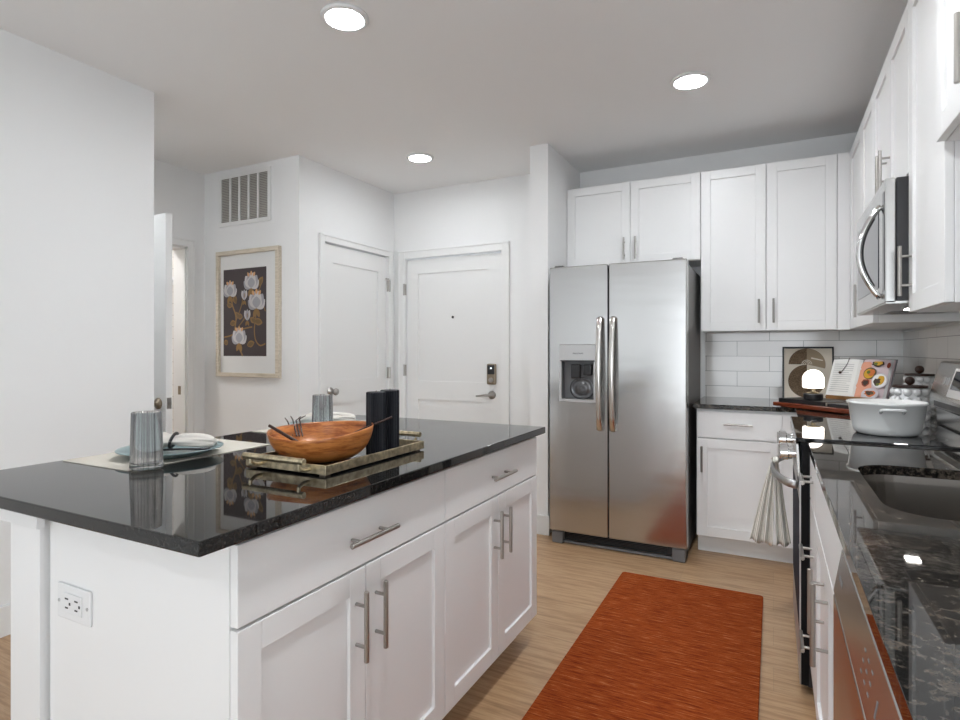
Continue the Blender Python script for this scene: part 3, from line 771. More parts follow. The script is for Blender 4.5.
# ------------------------------------------------------------------ dishwasher
t = thing('dishwasher', 'stainless dishwasher with slanted control strip beside the sink cabinet', 'dishwasher', (.4, .95, 0))
dy0, dy1 = .645, 1.249
obj('tub', boxes((.14, XR-.02, dy0+.01, dy1-.005, .10, .865)), 'grey', t)
obj('door', boxes((.099, .138, dy0, dy1, .115, .785)), 'steel', t, bev=.003)
bm = B(); prism(bm, [(.099, .789), (.1125, .868), (.118, .872), (.139, .872), (.139, .789)], 'Y', dy0, dy1)
cp = obj('control_strip', bm, 'steelp', t, bev=.0015)
obj('toe_kick', boxes((.18, .2, dy0, dy1, 0, .112)), 'blackp', t)
def dwp(y0, y1, s0, s1):
    def P(s, n): return (.099+.0135*s-n*.986, .789+.079*s+n*.17)
    bm = B(); prism(bm, [P(s0, 0), P(s1, 0), P(s1, .0005), P(s0, .0005)], 'Y', y0, y1); return bm
for yy in (.905, .875, .845):
    for q in (.28, .46, .64):
        obj('control_mark', dwp(yy-.006, yy+.004, q, q+.035), 'grey', cp)
for a in ((.79, .796, .3, .55), (.765, .773, .38, .44), (.738, .741, .5, .66)): obj('control_mark', dwp(*a), 'grey', cp)
obj('brand_mark', dwp(1.165, 1.215, .45, .55), 'grey', cp)
tag(obj('filler_cabinet', boxes((.116, XR-.01, .05, .643, .114, CB)), 'cab'), 'white base cabinet at the near end of the sink run', 'cabinet')

# ------------------------------------------------------------------ rug
struct('floor_bounce_carpet', boxes((-2.9, 2.5, -8.1, -.6, .0005, .012)), 'carpet')  # unseen living room carpet, added to bounce light onto ceiling and walls
bm = B(); prism(bm, rrect(-.745, -.045, .72, 3.195, .018, 5), 'Z', .001, .013)
tag(obj('runner_rug', bm, 'rug', bev=.004), 'rust orange wool runner rug on the wood floor', 'rug')

# ------------------------------------------------------------------ framed flower picture
F = ('Y-', 3.04)
t = thing('framed_picture', 'tall framed print of white blossoms on dark ground, on hall wall', 'picture', (-3.5, 3.04, 1.04))
a0, a1, b0, b1, fw = -3.828, -3.168, 1.040, 1.994, .030
bm = B()
for u0, u1, z0, z1 in ((a0, a1, b0, b0+fw), (a0, a1, b1-fw, b1), (a0, a0+fw, b0+fw, b1-fw), (a1-fw, a1, b0+fw, b1-fw)): fbox(bm, F, u0, u1, z0, z1, 0, .034)
obj('frame', bm, 'framewood', t, bev=.002)
obj('mat_board', fbox(B(), F, a0+fw, a1-fw, b0+fw, b1-fw, .002, .012), 'mat_board', t)
px0, px1, pz0, pz1 = -3.765, -3.308, 1.196, 1.855
bm = fbox(B(), F, px0, px1, pz0, pz1, .012, .0125)
AW, AH = px1-px0, pz1-pz0
def ap(u, v, n): return fpt(F, px0+u*AW, pz1-v*AH, n)
lay = [0]
def leaf(u, v, ang, l, w, mi, n=None):
    lay[0] += 1; n = n or .0126+lay[0]*.00002
    pts = []
    for i in range(14):
        s = i/13; pts.append((s*l, w*math.sin(PI*s)**.8))
    pts += [(x, -y) for x, y in pts[-2:0:-1]]
    c, s_ = math.cos(ang), math.sin(ang)
    poly_on(bm, [ap(u+(x*c-y*s_), v+(x*s_+y*c)*AW/AH, n) for x, y in pts], mi)
def stem(pts, w, mi):
    lay[0] += 1; n = .0126+lay[0]*.00002
    # Catmull-Rom through the points
    P = [pts[0]]+pts+[pts[-1]]; q = []
    for i in range(1, len(P)-2):
        for k in range(8):
            s = k/8; r = []
            for d_ in (0, 1):
                a_, b_, c_, e_ = P[i-1][d_], P[i][d_], P[i+1][d_], P[i+2][d_]
                r.append(.5*(2*b_+(c_-a_)*s+(2*a_-5*b_+4*c_-e_)*s*s+(3*b_-a_-3*c_+e_)*s**3))
            q.append(r)
    q.append(list(pts[-1]))
    L_, R_ = [], []
    for i, p in enumerate(q):
        a_, c_ = q[max(i-1, 0)], q[min(i+1, len(q)-1)]
        dx, dy = (c_[0]-a_[0]), (c_[1]-a_[1])*AH/AW; l = math.hypot(dx, dy) or 1
        L_.append((p[0]-dy/l*w, p[1]+dx/l*w*AW/AH)); R_.append((p[0]+dy/l*w, p[1]-dx/l*w*AW/AH))
    for i in range(len(q)-1):
        poly_on(bm, [ap(*L_[i], n), ap(*L_[i+1], n), ap(*R_[i+1], n), ap(*R_[i], n)], mi)
def blossom(u, v, r, open_=True):
    r *= 1.22
    for ang, rr, mi in ((2.0, 1.15, 3), (1.15, 1.15, 3)): leaf(u, v+r*.55, ang, r*rr*.8, r*.22, mi)
    prs = [(-2.55, .95, 2), (-.6, .95, 1), (-2.15, 1.1, 1), (-1.0, 1.1, 2), (-1.75, 1.15, 2), (-1.4, 1.15, 1), (-2.0, .80, 1), (-1.15, .80, 1), (-1.57, .78, 2)] if open_ else [(-1.9, 1.3, 1), (-1.25, 1.3, 1), (-1.57, 1.35, 2)]
    for ang, rr, mi in prs: leaf(u, v+r*.55, ang, r*1.35*rr, r*(.50 if open_ else .40), mi)
    if open_:
        for ang in (-2.1, -1.57, -1.05): leaf(u+.55*r*math.cos(ang), v+r*.1+.4*r*math.sin(ang), ang, r*.5, r*.15, 4)
    else: leaf(u, v+r*.3, -1.57, r*.9, r*.1, 3)
stem([(.02, .78), (.14, .77), (.28, .74), (.42, .70), (.56, .68), (.68, .67)], .012, 3)
stem([(.46, 1.0), (.36, .88), (.28, .72), (.30, .55), (.22, .42), (.16, .28)], .014, 3)
stem([(.30, .60), (.42, .44), (.46, .34)], .009, 3)
stem([(.34, .68), (.46, .60), (.52, .56)], .009, 3)
stem([(.98, .86), (.86, .88), (.76, .82), (.73, .70), (.76, .56), (.77, .44)], .012, 3)
stem([(.78, .36), (.90, .40), (.98, .50)], .009, 3)
stem([(.70, .22), (.82, .26), (.88, .20)], .008, 3)
for u, v, a_, l, w in ((.30, .40, -1.9, .16, .05), (.08, .40, .3, .14, .045), (.16, .63, -.2, .14, .05), (.34, .54, .2, .12, .05), (.80, .22, -.9, .2, .055), (.72, .60, .2, .2, .06), (.76, .62, -2.6, .15, .05), (.56, .88, -.3, .18, .055), (.36, .56, -2.2, .12, .04), (.02, .86, -.5, .10, .05)):
    leaf(u, v, a_, l, w, 3); leaf(u+.01, v, a_, l*.8, w*.6, 5)
blossom(.16, .22, .125); blossom(.66, .14, .135); blossom(.78, .36, .15); blossom(.50, .31, .08, False); blossom(.57, .54, .085, False); blossom(.38, .76, .135)
obj('art_print', bm, ['plum', 'petal', 'petal2', 'ochre', 'peach', 'ochre2'], t)

# ------------------------------------------------------------------ corner worktop objects
# small framed print leaning on the tile
al = .16
t = thing('framed_print', 'small black framed print of brown half circles leaning on the wall tile', 'picture', (.199, 4.268, .9145), (-al, 0, -.0))
w2, h2 = .146, .35
bm = B()
for x0, x1, z0, z1 in ((-w2, w2, 0, .010), (-w2, w2, h2-.010, h2), (-w2, -w2+.010, .01, h2-.01), (w2-.010, w2, .01, h2-.01)): box(bm, x0, x1, -.012, .012, z0, z1)
obj('frame', bm, 'bookblack', t, local=True, bev=.001)
obj('backing', boxes((-w2+.01, w2-.01, .004, .010, .01, h2-.01)), 'bookblack', t, local=True)
bm = boxes((-w2+.01, w2-.01, -.002, .004, .01, h2-.01))
def sector(cx, cz, r, a0, a1, mi, y=-.0024, r0=0):
    n = 28; pts = [(cx+r*math.cos(a0+(a1-a0)*i/n), y, cz+r*math.sin(a0+(a1-a0)*i/n)) for i in range(n+1)]
    if r0: pts += [(cx+r0*math.cos(a1-(a1-a0)*i/n), y, cz+r0*math.sin(a1-(a1-a0)*i/n)) for i in range(n+1)]
    else: pts.append((cx, y, cz))
    poly_on(bm, pts, mi)
sector(-.005, .235, .105, PI/2, PI, 1); sector(-.005, .235, .105, -.25, PI/2, 2); sector(-.005, .125, .108, PI/2, 1.5*PI, 1); sector(-.005, .125, .10, 1.5*PI, 2*PI, 1)
for k in range(3): sector(-.005, .235, .03-k*.009, 0, PI, 0, -.0027-k*.0002, .026-k*.009)
poly_on(bm, [(.02, -.0028, .272), (.085, -.0028, .258), (.085, -.0028, .265), (.02, -.0028, .282)], 0)
obj('art_print', bm, ['cream', 'brown', 'taupe'], t, local=True)

# board and books laid across the corner
ra = -.79
ca, sa = math.cos(ra), math.sin(ra)
def rot2(base, u, v): return (base[0]+u*ca-v*sa, base[1]+u*sa+v*ca)
P0 = (-.005, 3.735)     # front end of the board by the base cabinet
bl = .52
c0 = rot2(P0, bl/2, .16)
t = thing('chopping_board', 'reddish wooden board lying under the dark books in the corner', 'board', (c0[0], c0[1], .9145), (0, 0, ra))
obj('board_top', boxes((-bl/2, bl/2, -.16, .16, .004, .026)), 'redwood', t, local=True, bev=.004)
for x in (-.2, .2): obj('batten', boxes((x-.02, x+.02, -.14, .14, 0, .004)), 'walnut', t, local=True)
def book(c, w, d, z, h, a, label, cover):
    t = thing('book', label, 'book', (c[0], c[1], z), (0, 0, a), 'books under the small lamp')
    obj('page_block', boxes((-w/2+.004, w/2-.003, -d/2+.004, d/2-.004, .002, h-.002)), 'pages', t, local=True)
    obj('cover', boxes((-w/2, w/2, -d/2, d/2, 0, .0022), (-w/2, w/2, -d/2, d/2, h-.0022, h), (-w/2, w/2, -d/2, -d/2+.003, 0, h)), cover, t, local=True, bev=.0008, seg=1)
c1 = rot2(P0, .165, .15); book(c1, .30, .24, .9408, .022, ra+.03, 'black covered book lying on the red board beneath the glowing lamp', 'bookblack')
c2 = rot2(P0, .410, .13); book(c2, .150, .20, .9408, .018, ra-.02, 'dark book lying on the red board behind the white pot', 'bookblack')
# lamp
lx, ly = rot2(P0, .185, .10); LZ = .9630
t = thing('table_lamp', 'small glowing dome lamp with black base standing on the books', 'lamp', (lx, ly, LZ))
bm = B(); lathe(bm, [(0, 0), (.042, 0), (.047, .006), (.049, .030), (.045, .036), (0, .036)], (lx, ly, LZ), 32); obj('base', bm, 'bookblack', t, smooth=False, bev=.002)
bm = B(); lathe(bm, [(0, .036), (.030, .036), (.032, .040), (.012, .046), (.010, .058), (.036, .064), (.036, .067), (0, .067)], (lx, ly, LZ), 24); obj('collar', bm, 'traygold', t)
bm = B(); prof = [(0, .067), (.048, .067), (.0525, .072), (.053, .115)]
for i in range(1, 10):
    a = PI/2*i/10; prof.append((.053*math.cos(a), .115+.053*math.sin(a)))
prof.append((.0, .1682))
lathe(bm, prof, (lx, ly, LZ), 32); obj('lamp_shade', bm, 'glow', t, smooth=True)

# cookbook on its stand
ca2 = math.radians(-40)
bx, by = .405, 3.80; KZ = .9595
t = thing('cookbook', 'open cookbook with food photographs propped on a wooden stand', 'book', (bx, by, KZ+.004), (0, 0, ca2))
la = math.radians(20)
def lean(x, n, s): return (x, s*math.sin(la)-n*math.cos(la), s*math.cos(la)+n*math.sin(la))
def lquad(bm, x0, x1, s0, s1, n, mi): poly_on(bm, [lean(x0, n, s0), lean(x1, n, s0), lean(x1, n, s1), lean(x0, n, s1)], mi)
def lbox(bm, x0, x1, s0, s1, n0, n1, mi=0):
    vs = [bm.verts.new(lean(x, n, s)) for x, n, s in ((x0, n0, s0), (x1, n0, s0), (x1, n1, s0), (x0, n1, s0), (x0, n0, s1), (x1, n0, s1), (x1, n1, s1), (x0, n1, s1))]
    for f in ((0, 3, 2, 1), (4, 5, 6, 7), (0, 1, 5, 4), (1, 2, 6, 5), (2, 3, 7, 6), (3, 0, 4, 7)): bm.faces.new([vs[i] for i in f]).material_index = mi
bw, bh2 = .172, .232; q_ = .172/.208
bm = B(); lbox(bm, -bw-.004, bw+.006, .002, bh2+.006, 0, .004); obj('cover', bm, 'grey', t, local=True)
# the page blocks: slightly curved toward the gutter
def pages(bm, sgn, mi0):
    n = 10; prev = None
    for i in range(n+1):
        x = sgn*bw*i/n; th = .010+.010*math.sin(PI*min(i/n*1.1, 1))*(1-i/n*.4)-(.008 if i == 0 else 0)
        cur = [bm.verts.new(lean(x, nn, s)) for nn, s in ((.004, .006), (th, .006), (th, bh2), (.004, bh2))]
        if prev:
            for k in range(4): bm.faces.new((prev[k], cur[k], cur[(k+1) % 4], prev[(k+1) % 4]))
        else: bm.faces.new(cur)
        prev = cur
    bm.faces.new(prev)
    bmesh.ops.recalc_face_normals(bm, faces=bm.faces)
bm = B(); pages(bm, -1, 0); lp = obj('text_page', bm, 'paper', t, local=True)
bm = B()
for i in range(14):
    s = bh2-.035-i*.0125; lquad(bm, -bw+.022, -.035-(.02 if i % 5 == 4 else 0), s, s+.0035, .0222, 0)
obj('text_lines', bm, 'ink', lp, local=True)
bm = B(); pages(bm, 1, 0); rp = obj('photo_page', bm, 'f_pink', t, local=True)
bm = B(); nn = [.0222]
def disc(x, s, r, mi, ry=1.0, rag=0, n=26):
    nn[0] += .00006; x *= q_; s *= .232/.265; r *= q_
    poly_on(bm, [lean(x+r*(1+rag*math.sin(5*k)*math.cos(3*k+x*90))*math.cos(2*PI*k/n), nn[0], s+r*ry*(1+rag*math.sin(7*k))*math.sin(2*PI*k/n)) for k in range(n)], mi)
lquad(bm, .006, .042, .01, .17, .0221, 4)
disc(.042, .215, .035, 4, 1.1, .15); disc(.055, .085, .05, 4, 1.2, .12)
disc(.115, .235, .040, 6, .5, .15); disc(.115, .24, .028, 0, .5, .2); disc(.10, .235, .012, 1, .8)
disc(.075, .170, .042, 2); disc(.070, .168, .033, 0); disc(.083, .176, .024, 3, 1, .1); disc(.065, .178, .012, 1)
disc(.06, .108, .026, 5, 1, .1); disc(.06, .108, .018, 6, 1, .2)
disc(.148, .125, .052, 7); disc(.146, .125, .045, 8); disc(.155, .13, .022, 0, 1.4, .1); disc(.132, .118, .022, 6, 1.1, .25); disc(.14, .10, .010, 1)
disc(.105, .035, .055, 7, .75); disc(.105, .04, .036, 3, .6, .2); disc(.100, .043, .024, 6, .6, .25); disc(.118, .04, .012, 2, .7)
disc(.185, .225, .012, 5, 1.6)
lquad(bm, bw-.018, bw-.002, .008, bh2-.002, .0170, 9)
obj('food_photos', bm, ['f_yellow', 'f_green', 'f_bowl', 'f_orange', 'f_peach', 'f_red', 'f_dark', 'f_plate', 'paper', 'ink'], rp, local=True)
t2 = thing('book_stand', 'brown wooden easel stand holding up the open cookbook', 'book stand', (bx, by, KZ), (0, 0, ca2))
bm = B(); box(bm, -.13, .13, -.058, .006, .0, .004); box(bm, -.13, .13, -.062, -.052, .0, .024); obj('ledge', bm, 'ledge', t2, local=True, bev=.003)
bm = B(); 
for x in (-.08, .08):
    tube(bm, [(x, .012, .004), (x, .012+.19*math.tan(la), .19)], .006, 8)
tube(bm, [(-.08, .012+.18*math.tan(la), .18), (.08, .012+.18*math.tan(la), .18)], .005, 8); tube(bm, [(0, .012+.18*math.tan(la), .18), (0, .15, -.018)], .005, 8)
obj('easel_back', bm, 'ledge', t2, local=True)
t3 = thing('page_weight', 'thin dark cord with a bead hanging over the open cookbook page', 'bookmark', (bx, by, KZ+.004), (0, 0, ca2))
bm = B(); tube(bm, [lean(-.070, .0245, bh2+.006), lean(-.075, .0245, bh2-.03), lean(-.098, .0245, .150)], .0016, 6); obj('cord', bm, 'walnut', t3, local=True)
bm = B(); lathe(bm, [(0, 0), (.006, .002), (.009, .008), (.006, .014), (0, .016)], lean(-.100, .030, .138), 12); obj('bead', bm, 'walnut', t3, local=True, smooth=True)

# hobnail canisters
def canister(x, y, r, h, label):
    z = .9145
    t = thing('canister', label, 'canister', (x, y, z), group='bubble textured canisters')
    bm = B(); lathe(bm, [(0, 0), (r-.010, 0), (r-.006, .006), (r-.006, h-.005), (r-.010, h), (0, h)], (x, y, z), 32)
    rows = max(3, int(round(h/.036))); pitch = h/rows
    n = max(9, int(round(2*PI*r/(pitch*1.05))))
    for i in range(rows):
        for k in range(n):
            a = 2*PI*(k)/n
            mtx = Matrix.Translation((x+(r-.007)*math.cos(a), y+(r-.007)*math.sin(a), z+(i+.5)*pitch)) @ Matrix.Scale(pitch*.46, 4)
            bmesh.ops.create_uvsphere(bm, u_segments=14, v_segments=9, radius=1, matrix=mtx)
    obj('hobnail_body', bm, 'ceramic', t, smooth=True)
    bm = B(); lathe(bm, [(0, h), (r+.001, h), (r+.002, h+.003), (r+.001, h+.010), (0, h+.011)], (x, y, z), 32); ld = obj('lid', bm, 'walnut', t)
    bm = B(); lathe(bm, [(.004, h+.009)]+[(.0195*math.sin(PI*i/12), h+.031-.0195*math.cos(PI*i/12)) for i in range(1, 13)], (x, y, z), 20, axis='Z'); obj('knob', bm, 'walnut', ld, smooth=True)
canister(.558, 3.25, .066, .152, 'shorter white bubble textured canister with dark lid just behind the pot')
canister(.640, 3.50, .058, .198, 'taller white bubble textured canister with dark lid against the wall corner')

# casserole pot on the cooktop
px, py, pz = .380, 2.63, .9225
t = thing('casserole_pot', 'white enamelled oval casserole pot standing on the black cooktop', 'pot', (px, py, pz))
prof = [(0, .004), (.086, .004), (.090, 0), (.098, .003), (.106, .012), (.112, .030), (.123, .112), (.128, .114), (.128, .122), (.1235, .1225)]
bm = B(); lathe(bm, prof+[(0, .012)][:0], (px, py, pz), 56); bm.faces.ensure_lookup_table()
bmesh.ops.delete(bm, geom=[bm.faces[-1]], context='FACES_ONLY')
obj('pot_body', bm, 'pot', t, smooth=True)
bm = B(); lathe(bm, [(.1235, .1225), (.119, .112), (.108, .030), (.100, .014), (.086, .010), (0, .010)], (px, py, pz), 56); bm.faces.ensure_lookup_table()
bmesh.ops.delete(bm, geom=[bm.faces[-2]], context='FACES_ONLY')
obj('pot_lining', bm, 'potin', t, smooth=True)
for s in (-1, 1):
    bm = B(); yy = py+s*.119; 
    pts = [(px-.034, yy-s*.008, pz+.088), (px-.034, yy+s*.022, pz+.098), (px-.032, yy+s*.030, pz+.1005), (px+.032, yy+s*.030, pz+.1005), (px+.034, yy+s*.022, pz+.098), (px+.034, yy-s*.008, pz+.088)]
    tube(bm, pts, .0055, 10); obj('handle', bm, 'pot', t, smooth=True)

# towel over the oven handle
t = thing('tea_towel', 'striped grey linen towel hanging over the oven door handle', 'towel', (.0, 2.74, .4))
bm = B(); uvl = bm.loops.layers.uv.new('UVMap')
nu, nv = 72, 20
def towel_pt(s, v, layer):
    # s 0..1 across, v 0 top .. 1 hem
    gap = .012*max(0, v-.12)*(1 if s > .62 else 0)
    xt = -.006+.022*s; xb = -.094+.150*s+gap
    x = xt+(xb-xt)*v**.85
    ple = math.sin(s*PI*9)*.0065*(.35+v)
    y = 2.79+ple+(.030*(1-v)*(s-.5))+layer*.05*(v*.4)
    z = .768-.362*v-.012*math.sin(s*PI)*v+.006*math.sin(s*20)*v
    return (x, y, z)
G = [[bm.verts.new(towel_pt(i/nu, j/nv, 0)) for j in range(nv+1)] for i in range(nu+1)]
for i in range(nu):
    if abs((i+.5)/nu-.62) < .008: continue
    for j in range(nv):
        f = bm.faces.new((G[i][j], G[i+1][j], G[i+1][j+1], G[i][j+1]))
        for lp_, (a, b_) in zip(f.loops, ((i, j), (i+1, j), (i+1, j+1), (i, j+1))): lp_[uvl].uv = (a/nu, b_/nv)
o = obj('front_layer', bm, 'towel', t, smooth=True); md = o.modifiers.new('cloth', 'SOLIDIFY'); md.thickness = .003
bm = B(); uvl = bm.loops.layers.uv.new('UVMap')
G = [[bm.verts.new(((lambda p: (p[0]*.92+.004, p[1]-.085+.02*(j/nv), .768-(.768-p[2])*.9))(towel_pt(i/nu, j/nv, 0)))) for j in range(nv+1)] for i in range(nu+1)]
T_ = [[bm.verts.new((Vector(towel_pt(i/nu, 0, 0))*(1-k/6)+Vector(G[i][0].co)*(k/6))+Vector((0, 0, .012*math.sin(PI*k/6)))) for k in range(7)] for i in range(nu+1)]
for grid, rows in ((T_, 6),):
    for i in range(nu):
        for j in range(rows):
            f = bm.faces.new((grid[i][j], grid[i+1][j], grid[i+1][j+1], grid[i][j+1]))
            for lp_, (a, b_) in zip(f.loops, ((i, j), (i+1, j), (i+1, j+1), (i, j+1))): lp_[uvl].uv = (a/nu, 0)
for i in range(nu): 
    pass
bmesh.ops.delete(bm, geom=[v_ for v_ in bm.verts if not v_.link_faces], context='VERTS')
o = obj('top_fold', bm, 'towel', t, smooth=True); md = o.modifiers.new('cloth', 'SOLIDIFY'); md.thickness = .003

# pale upright container beside the range, mostly out of frame
t = thing('white_container', 'plain white upright container at the frame edge between sink and range', 'container', (.585, 2.16, .9145))
bm = B(); lathe(bm, [(0, 0), (.056, 0), (.060, .004), (.060, .205), (.055, .212), (0, .212)], (.585, 2.16, .9145), 32); obj('container_body', bm, 'white', t, bev=.002)

# ------------------------------------------------------------------ island top objects
tx0, tx1, ty0, ty1 = -1.297, -1.010, 1.115, 1.575
t = thing('serving_tray', 'antique gold rectangular tray with bar handles on the island', 'tray', (-1.155, 1.345, CT))
bm = B(); box(bm, tx0+.006, tx1-.006, ty0+.006, ty1-.006, .9195, .9235); obj('tray_floor', bm, 'traymirror', t)
bm = B()
for a in ((tx0, tx1, ty0, ty0+.007, .919, .943), (tx0, tx1, ty1-.007, ty1, .919, .943), (tx0, tx0+.007, ty0+.007, ty1-.007, .919, .943), (tx1-.007, tx1, ty0+.007, ty1-.007, .919, .943)): box(bm, *a)
obj('tray_rim', bm, 'traygold', t, bev=.0015)
for x in (tx0+.02, tx1-.02):
    for y in (ty0+.02, ty1-.02): obj('foot', boxes((x-.01, x+.01, y-.01, y+.01, CT+.0003, .9195)), 'bronze', t)
for s, ye in ((-1, ty0), (1, ty1)):
    bm = B(); yh = ye+s*.036; zh = .956
    tube(bm, [(-1.262, yh, zh), (-1.048, yh, zh)], .0085, 14)
    for x in (-1.238, -1.066):
        tube(bm, [(x, ye-s*.004, .930), (x, ye+s*.020, .930), (x, yh, .938), (x, yh, zh)], .0055, 8)
    obj('handle', bm, 'traygold', t, bev=.001)
# bowl with a wavy rim
bxc, byc, bz = -1.160, 1.262, .9240
t = thing('wooden_bowl', 'wavy rimmed acacia wood salad bowl on the gold tray', 'bowl', (bxc, byc, bz))
vd = math.atan2(math.sin(.473+PI/2), math.cos(.473+PI/2))
ax = math.atan2(.4556, .8902)      # bowl's long axis across the view
bm = B(); seg = 96; rings = []
out = [(0, 0), (.070, 0), (.092, .006), (.114, .020), (.130, .040), (.140, .064), (.1445, .088)]
inn = [(.1400, .088), (.134, .063), (.123, .041), (.106, .023), (.07, .011), (0, .009)]
for r, z in out+inn:
    ring = []
    for k in range(seg):
        a = 2*PI*k/seg; w = z/.088
        zz = z*(1+.13*w*math.cos(a-1.0)+.05*w*math.cos(2*a))
        rr = r*(1+.02*w*math.cos(2*a)+.025*math.cos(4*a-.6))
        x, y = rr*math.cos(a), rr*.96*math.sin(a)
        ring.append(bm.verts.new((bxc+x*math.cos(ax)-y*math.sin(ax), byc+x*math.sin(ax)+y*math.cos(ax), bz+zz)))
    rings.append(ring)
for i in range(len(rings)-1):
    for k in range(seg): 
        bm.faces.new((rings[i][k], rings[i][(k+1) % seg], rings[i+1][(k+1) % seg], rings[i+1][k]))
bmesh.ops.remove_doubles(bm, verts=bm.verts, dist=1e-5)
bmesh.ops.recalc_face_normals(bm, faces=bm.faces)
o = obj('bowl_shell', bm, 'acacia', t, smooth=True)
md = o.modifiers.new('sub', 'SUBSURF'); md.levels = 1; md.render_levels = 1
# salad servers
def bl_(u, v, z): return (bxc+u*math.cos(ax)-v*math.sin(ax), byc+u*math.sin(ax)+v*math.cos(ax), bz+z)
t = thing('salad_spoon', 'dark slim server resting in the bowl with handle over the hall end rim', 'salad server', (bxc, byc, bz+.03))
bm = B(); tube(bm, [bl_(-.150, .0, .096), bl_(-.07, -.02, .056), bl_(-.02, -.04, .034)], [.0042, .005, .006], 10); obj('handle', bm, 'walnut', t, smooth=True)
bm = B(); tube(bm, [bl_(-.02, -.04, .034), bl_(0, -.042, .030), bl_(.03, -.045, .026), bl_(.045, -.046, .024)], [.006, .018, .02, .008], 12, flat=(1, .3)); obj('spoon_head', bm, 'walnut', t, smooth=True)
t = thing('salad_fork', 'dark slim server resting in the bowl with handle toward the black candles', 'salad server', (bxc, byc, bz+.03))
bm = B(); tube(bm, [bl_(.20, .02, .118), bl_(.118, .045, .082), bl_(.03, .06, .040)], [.003, .0042, .005], 10); obj('handle', bm, 'walnut', t, smooth=True)
bm = B(); tube(bm, [bl_(.03, .06, .040), bl_(.0, .065, .032), bl_(-.03, .065, .030)], [.005, .014, .016], 12, flat=(1, .3)); obj('fork_head', bm, 'walnut', t, smooth=True)
t = thing('dark_twigs', 'tips of thin dark twigs poking over the far rim of the bowl', 'twigs', (bxc, byc, bz+.05))
for u, v, z, du in ((-.125, .086, .101, -.012), (-.112, .094, .105, -.010), (-.104, .099, .103, .012), (-.095, .104, .106, .016)):
    bm = B(); tube(bm, [bl_(u+.02, .070, .055), bl_(u, v, z-.004), bl_(u+du, v+.010, z+.006)], [.0026, .0022, .0014], 6)
    obj('twig', bm, 'walnut', t)

# ribbed pillar candles
for x, y, h, lab in ((-1.066, 1.395, .188, 'black ribbed pillar candle next to the bowl on the tray'), (-1.064, 1.462, .190, 'black ribbed pillar candle behind its twin at the tray end')):
    t = thing('pillar_candle', lab, 'candle', (x, y, .9237), group='black ribbed candles')
    bm = B(); n = 30
    lathe(bm, [(0, 0), (.026, 0), (.0285, .002), (.0285, h-.002), (.026, h), (.010, h-.002), (0, h-.002)], (x, y, .9237), n*4, rfun=lambda a, r, z: 1+(.035*math.cos(n*a) if r > .02 else 0))
    obj('wax_body', bm, 'candle', t)
    bm = B(); tube(bm, [(x, y, .9237+h-.003), (x+.001, y, .9237+h+.004)], .001, 6); obj('wick', bm, 'walnut', t)

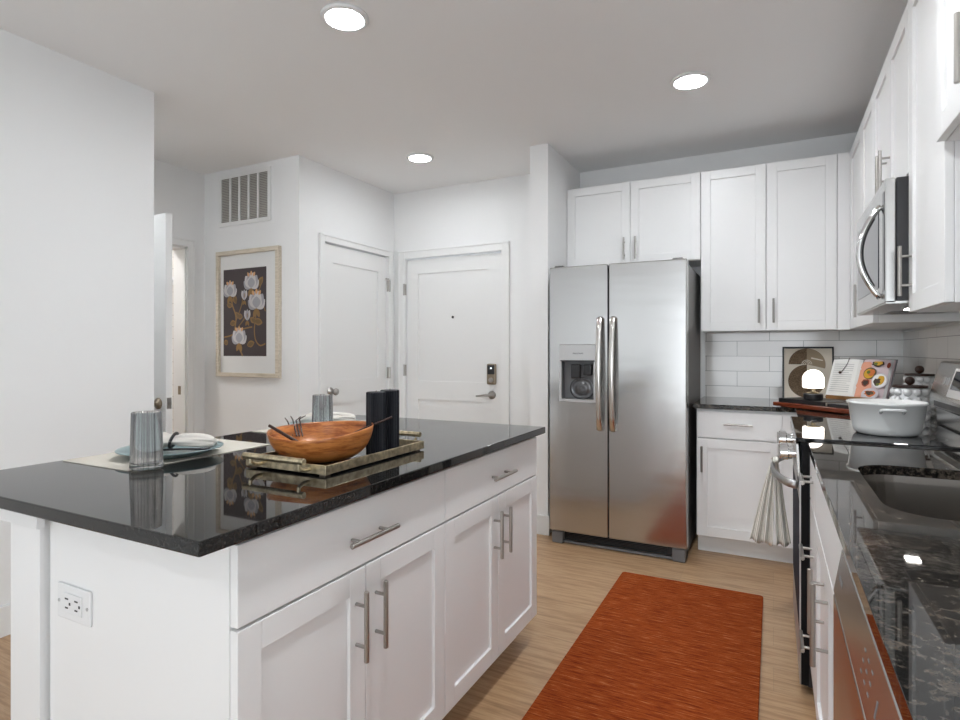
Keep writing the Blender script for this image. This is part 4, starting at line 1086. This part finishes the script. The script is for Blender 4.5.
# two place settings
def place_setting(dy, who, where):
    g = lambda p: (p[0], p[1]+dy, p[2])
    cx, cy = -1.685, 1.175+dy
    t = obj('placemat', boxes((-1.84, -1.53, .932+dy, 1.418+dy, CT+.0003, CT+.0025)), 'teal', bev=.0008)
    tag(t, f'pale woven rectangular placemat {where}', 'placemat', 'placemats on the island')
    # plate
    px_, py_ = -1.645, 1.135+dy
    t = thing('dinner_plate', f'round blue grey plate under the napkin {where}', 'plate', (px_, py_, CT+.0027), group='plates on the island')
    bm = B(); lathe(bm, [(0, .003), (.075, .003), (.080, 0), (.092, .002), (.130, .017), (.146, .0215), (.147, .0235), (.143, .0238), (.126, .020), (.092, .0065), (0, .0065)], (px_, py_, CT+.0027), 64)
    obj('plate_body', bm, 'plate', t, smooth=True)
    # napkin: a loose roll drawn through a ring
    zc = CT+.012
    A = Vector((px_-.105, py_-.04, zc+.024)); D = Vector((px_+.085, py_+.085, zc+.026))
    t = thing('napkin', f'off white linen napkin pulled through a black ring {where}', 'napkin', (px_, py_, zc), group='ringed napkins')
    bm = B(); n = 26; sg = 40; rings = []
    ax_ = (D-A).normalized(); si = ax_.cross(Vector((0, 0, 1)))
    for i in range(n+1):
        s = i/n
        pinch = 1-.40*math.exp(-((s-.48)/.085)**2)
        endf = math.sin(PI*min(max((s*.94+.03), 0), 1))**.30
        if s < .55: endf = .55+.45*endf
        r0 = .029*pinch*endf*(1+.12*math.sin(7*s))
        c = A.lerp(D, s)+Vector((0, 0, .010*math.sin(PI*s)-.004))+si*.010*math.sin(5*s)
        ring = []
        for k in range(sg):
            a = 2*PI*k/sg
            fold = 1+.14*math.sin(3*a+4*s)+.08*math.sin(6*a-9*s)+.05*math.sin(11*a+3*s)
            rx_, rz_ = r0*1.25*fold, r0*.80*fold
            p = c+si*math.cos(a)*rx_+Vector((0, 0, 1))*max(math.sin(a)*rz_, -.019)
            ring.append(bm.verts.new(p))
        rings.append(ring)
    for i in range(n):
        for k in range(sg): bm.faces.new((rings[i][k], rings[i][(k+1) % sg], rings[i+1][(k+1) % sg], rings[i+1][k]))
    bm.faces.new(rings[0][::-1]); bm.faces.new(rings[-1]); bmesh.ops.recalc_face_normals(bm, faces=bm.faces)
    obj('cloth', bm, 'linen', t, smooth=True)
    t = thing('napkin_ring', f'black napkin ring round the linen napkin {where}', 'napkin ring', tuple(A.lerp(D, .48)), group='black napkin rings')
    bm = B(); c = A.lerp(D, .48)+Vector((0, 0, .007))+si*.010*math.sin(2.4); R = 26; ringv = []
    pts = [c+si*math.cos(2*PI*k/36)*.025+(Vector((0, 0, 1))+ax_*.35)*math.sin(2*PI*k/36)*.022 for k in range(37)]
    tube(bm, pts, .0045, 8, cap=False); obj('ring', bm, 'bookblack', t, smooth=True)
    t = thing('cutlery', f'black cutlery lying beneath the napkin {where}', 'cutlery', (px_, py_, zc), group='black cutlery on the plates')
    bm = B(); q0 = A+Vector((.095, .015, -.012)); q1 = D+Vector((.016, -.03, -.012))
    q0.z = q1.z = CT+.0205
    tube(bm, [q0, q0.lerp(q1, .5)+Vector((0, 0, .001)), q1], [.006, .005, .007], 10, flat=(1.5, .6)); obj('knife', bm, 'bookblack', t, smooth=True)
    # tumbler
    gx, gy = -1.512, .972+dy
    t = thing('glass_tumbler', f'smoked glass tumbler standing upside down on the placemat {where}' if False else f'tall smoked glass tumbler {where}', 'glass', (gx, gy, CT+.0027), group='smoked tumblers')
    R0, R1, hh = .041, .0365, .152
    bm = B()
    fl = lambda a, r, z: 1+(.012*math.cos(9*a) if r > .02 else 0)
    lathe(bm, [(0, .001), (.036, .001), (R0-.001, .003), (R0, .007), (R0-.0008, .020), (R1, hh), (R1-.0008, hh+.0008), (R1-.0024, hh), (R0-.0036, .022), (R0-.006, .016), (0, .015)], (gx, gy, CT+.0027), 72, rfun=fl)
    obj('glass_body', bm, 'smoke', t, smooth=True)
place_setting(0, 'near', 'at the socket end of the island')
place_setting(.68, 'far', 'behind the wooden bowl')
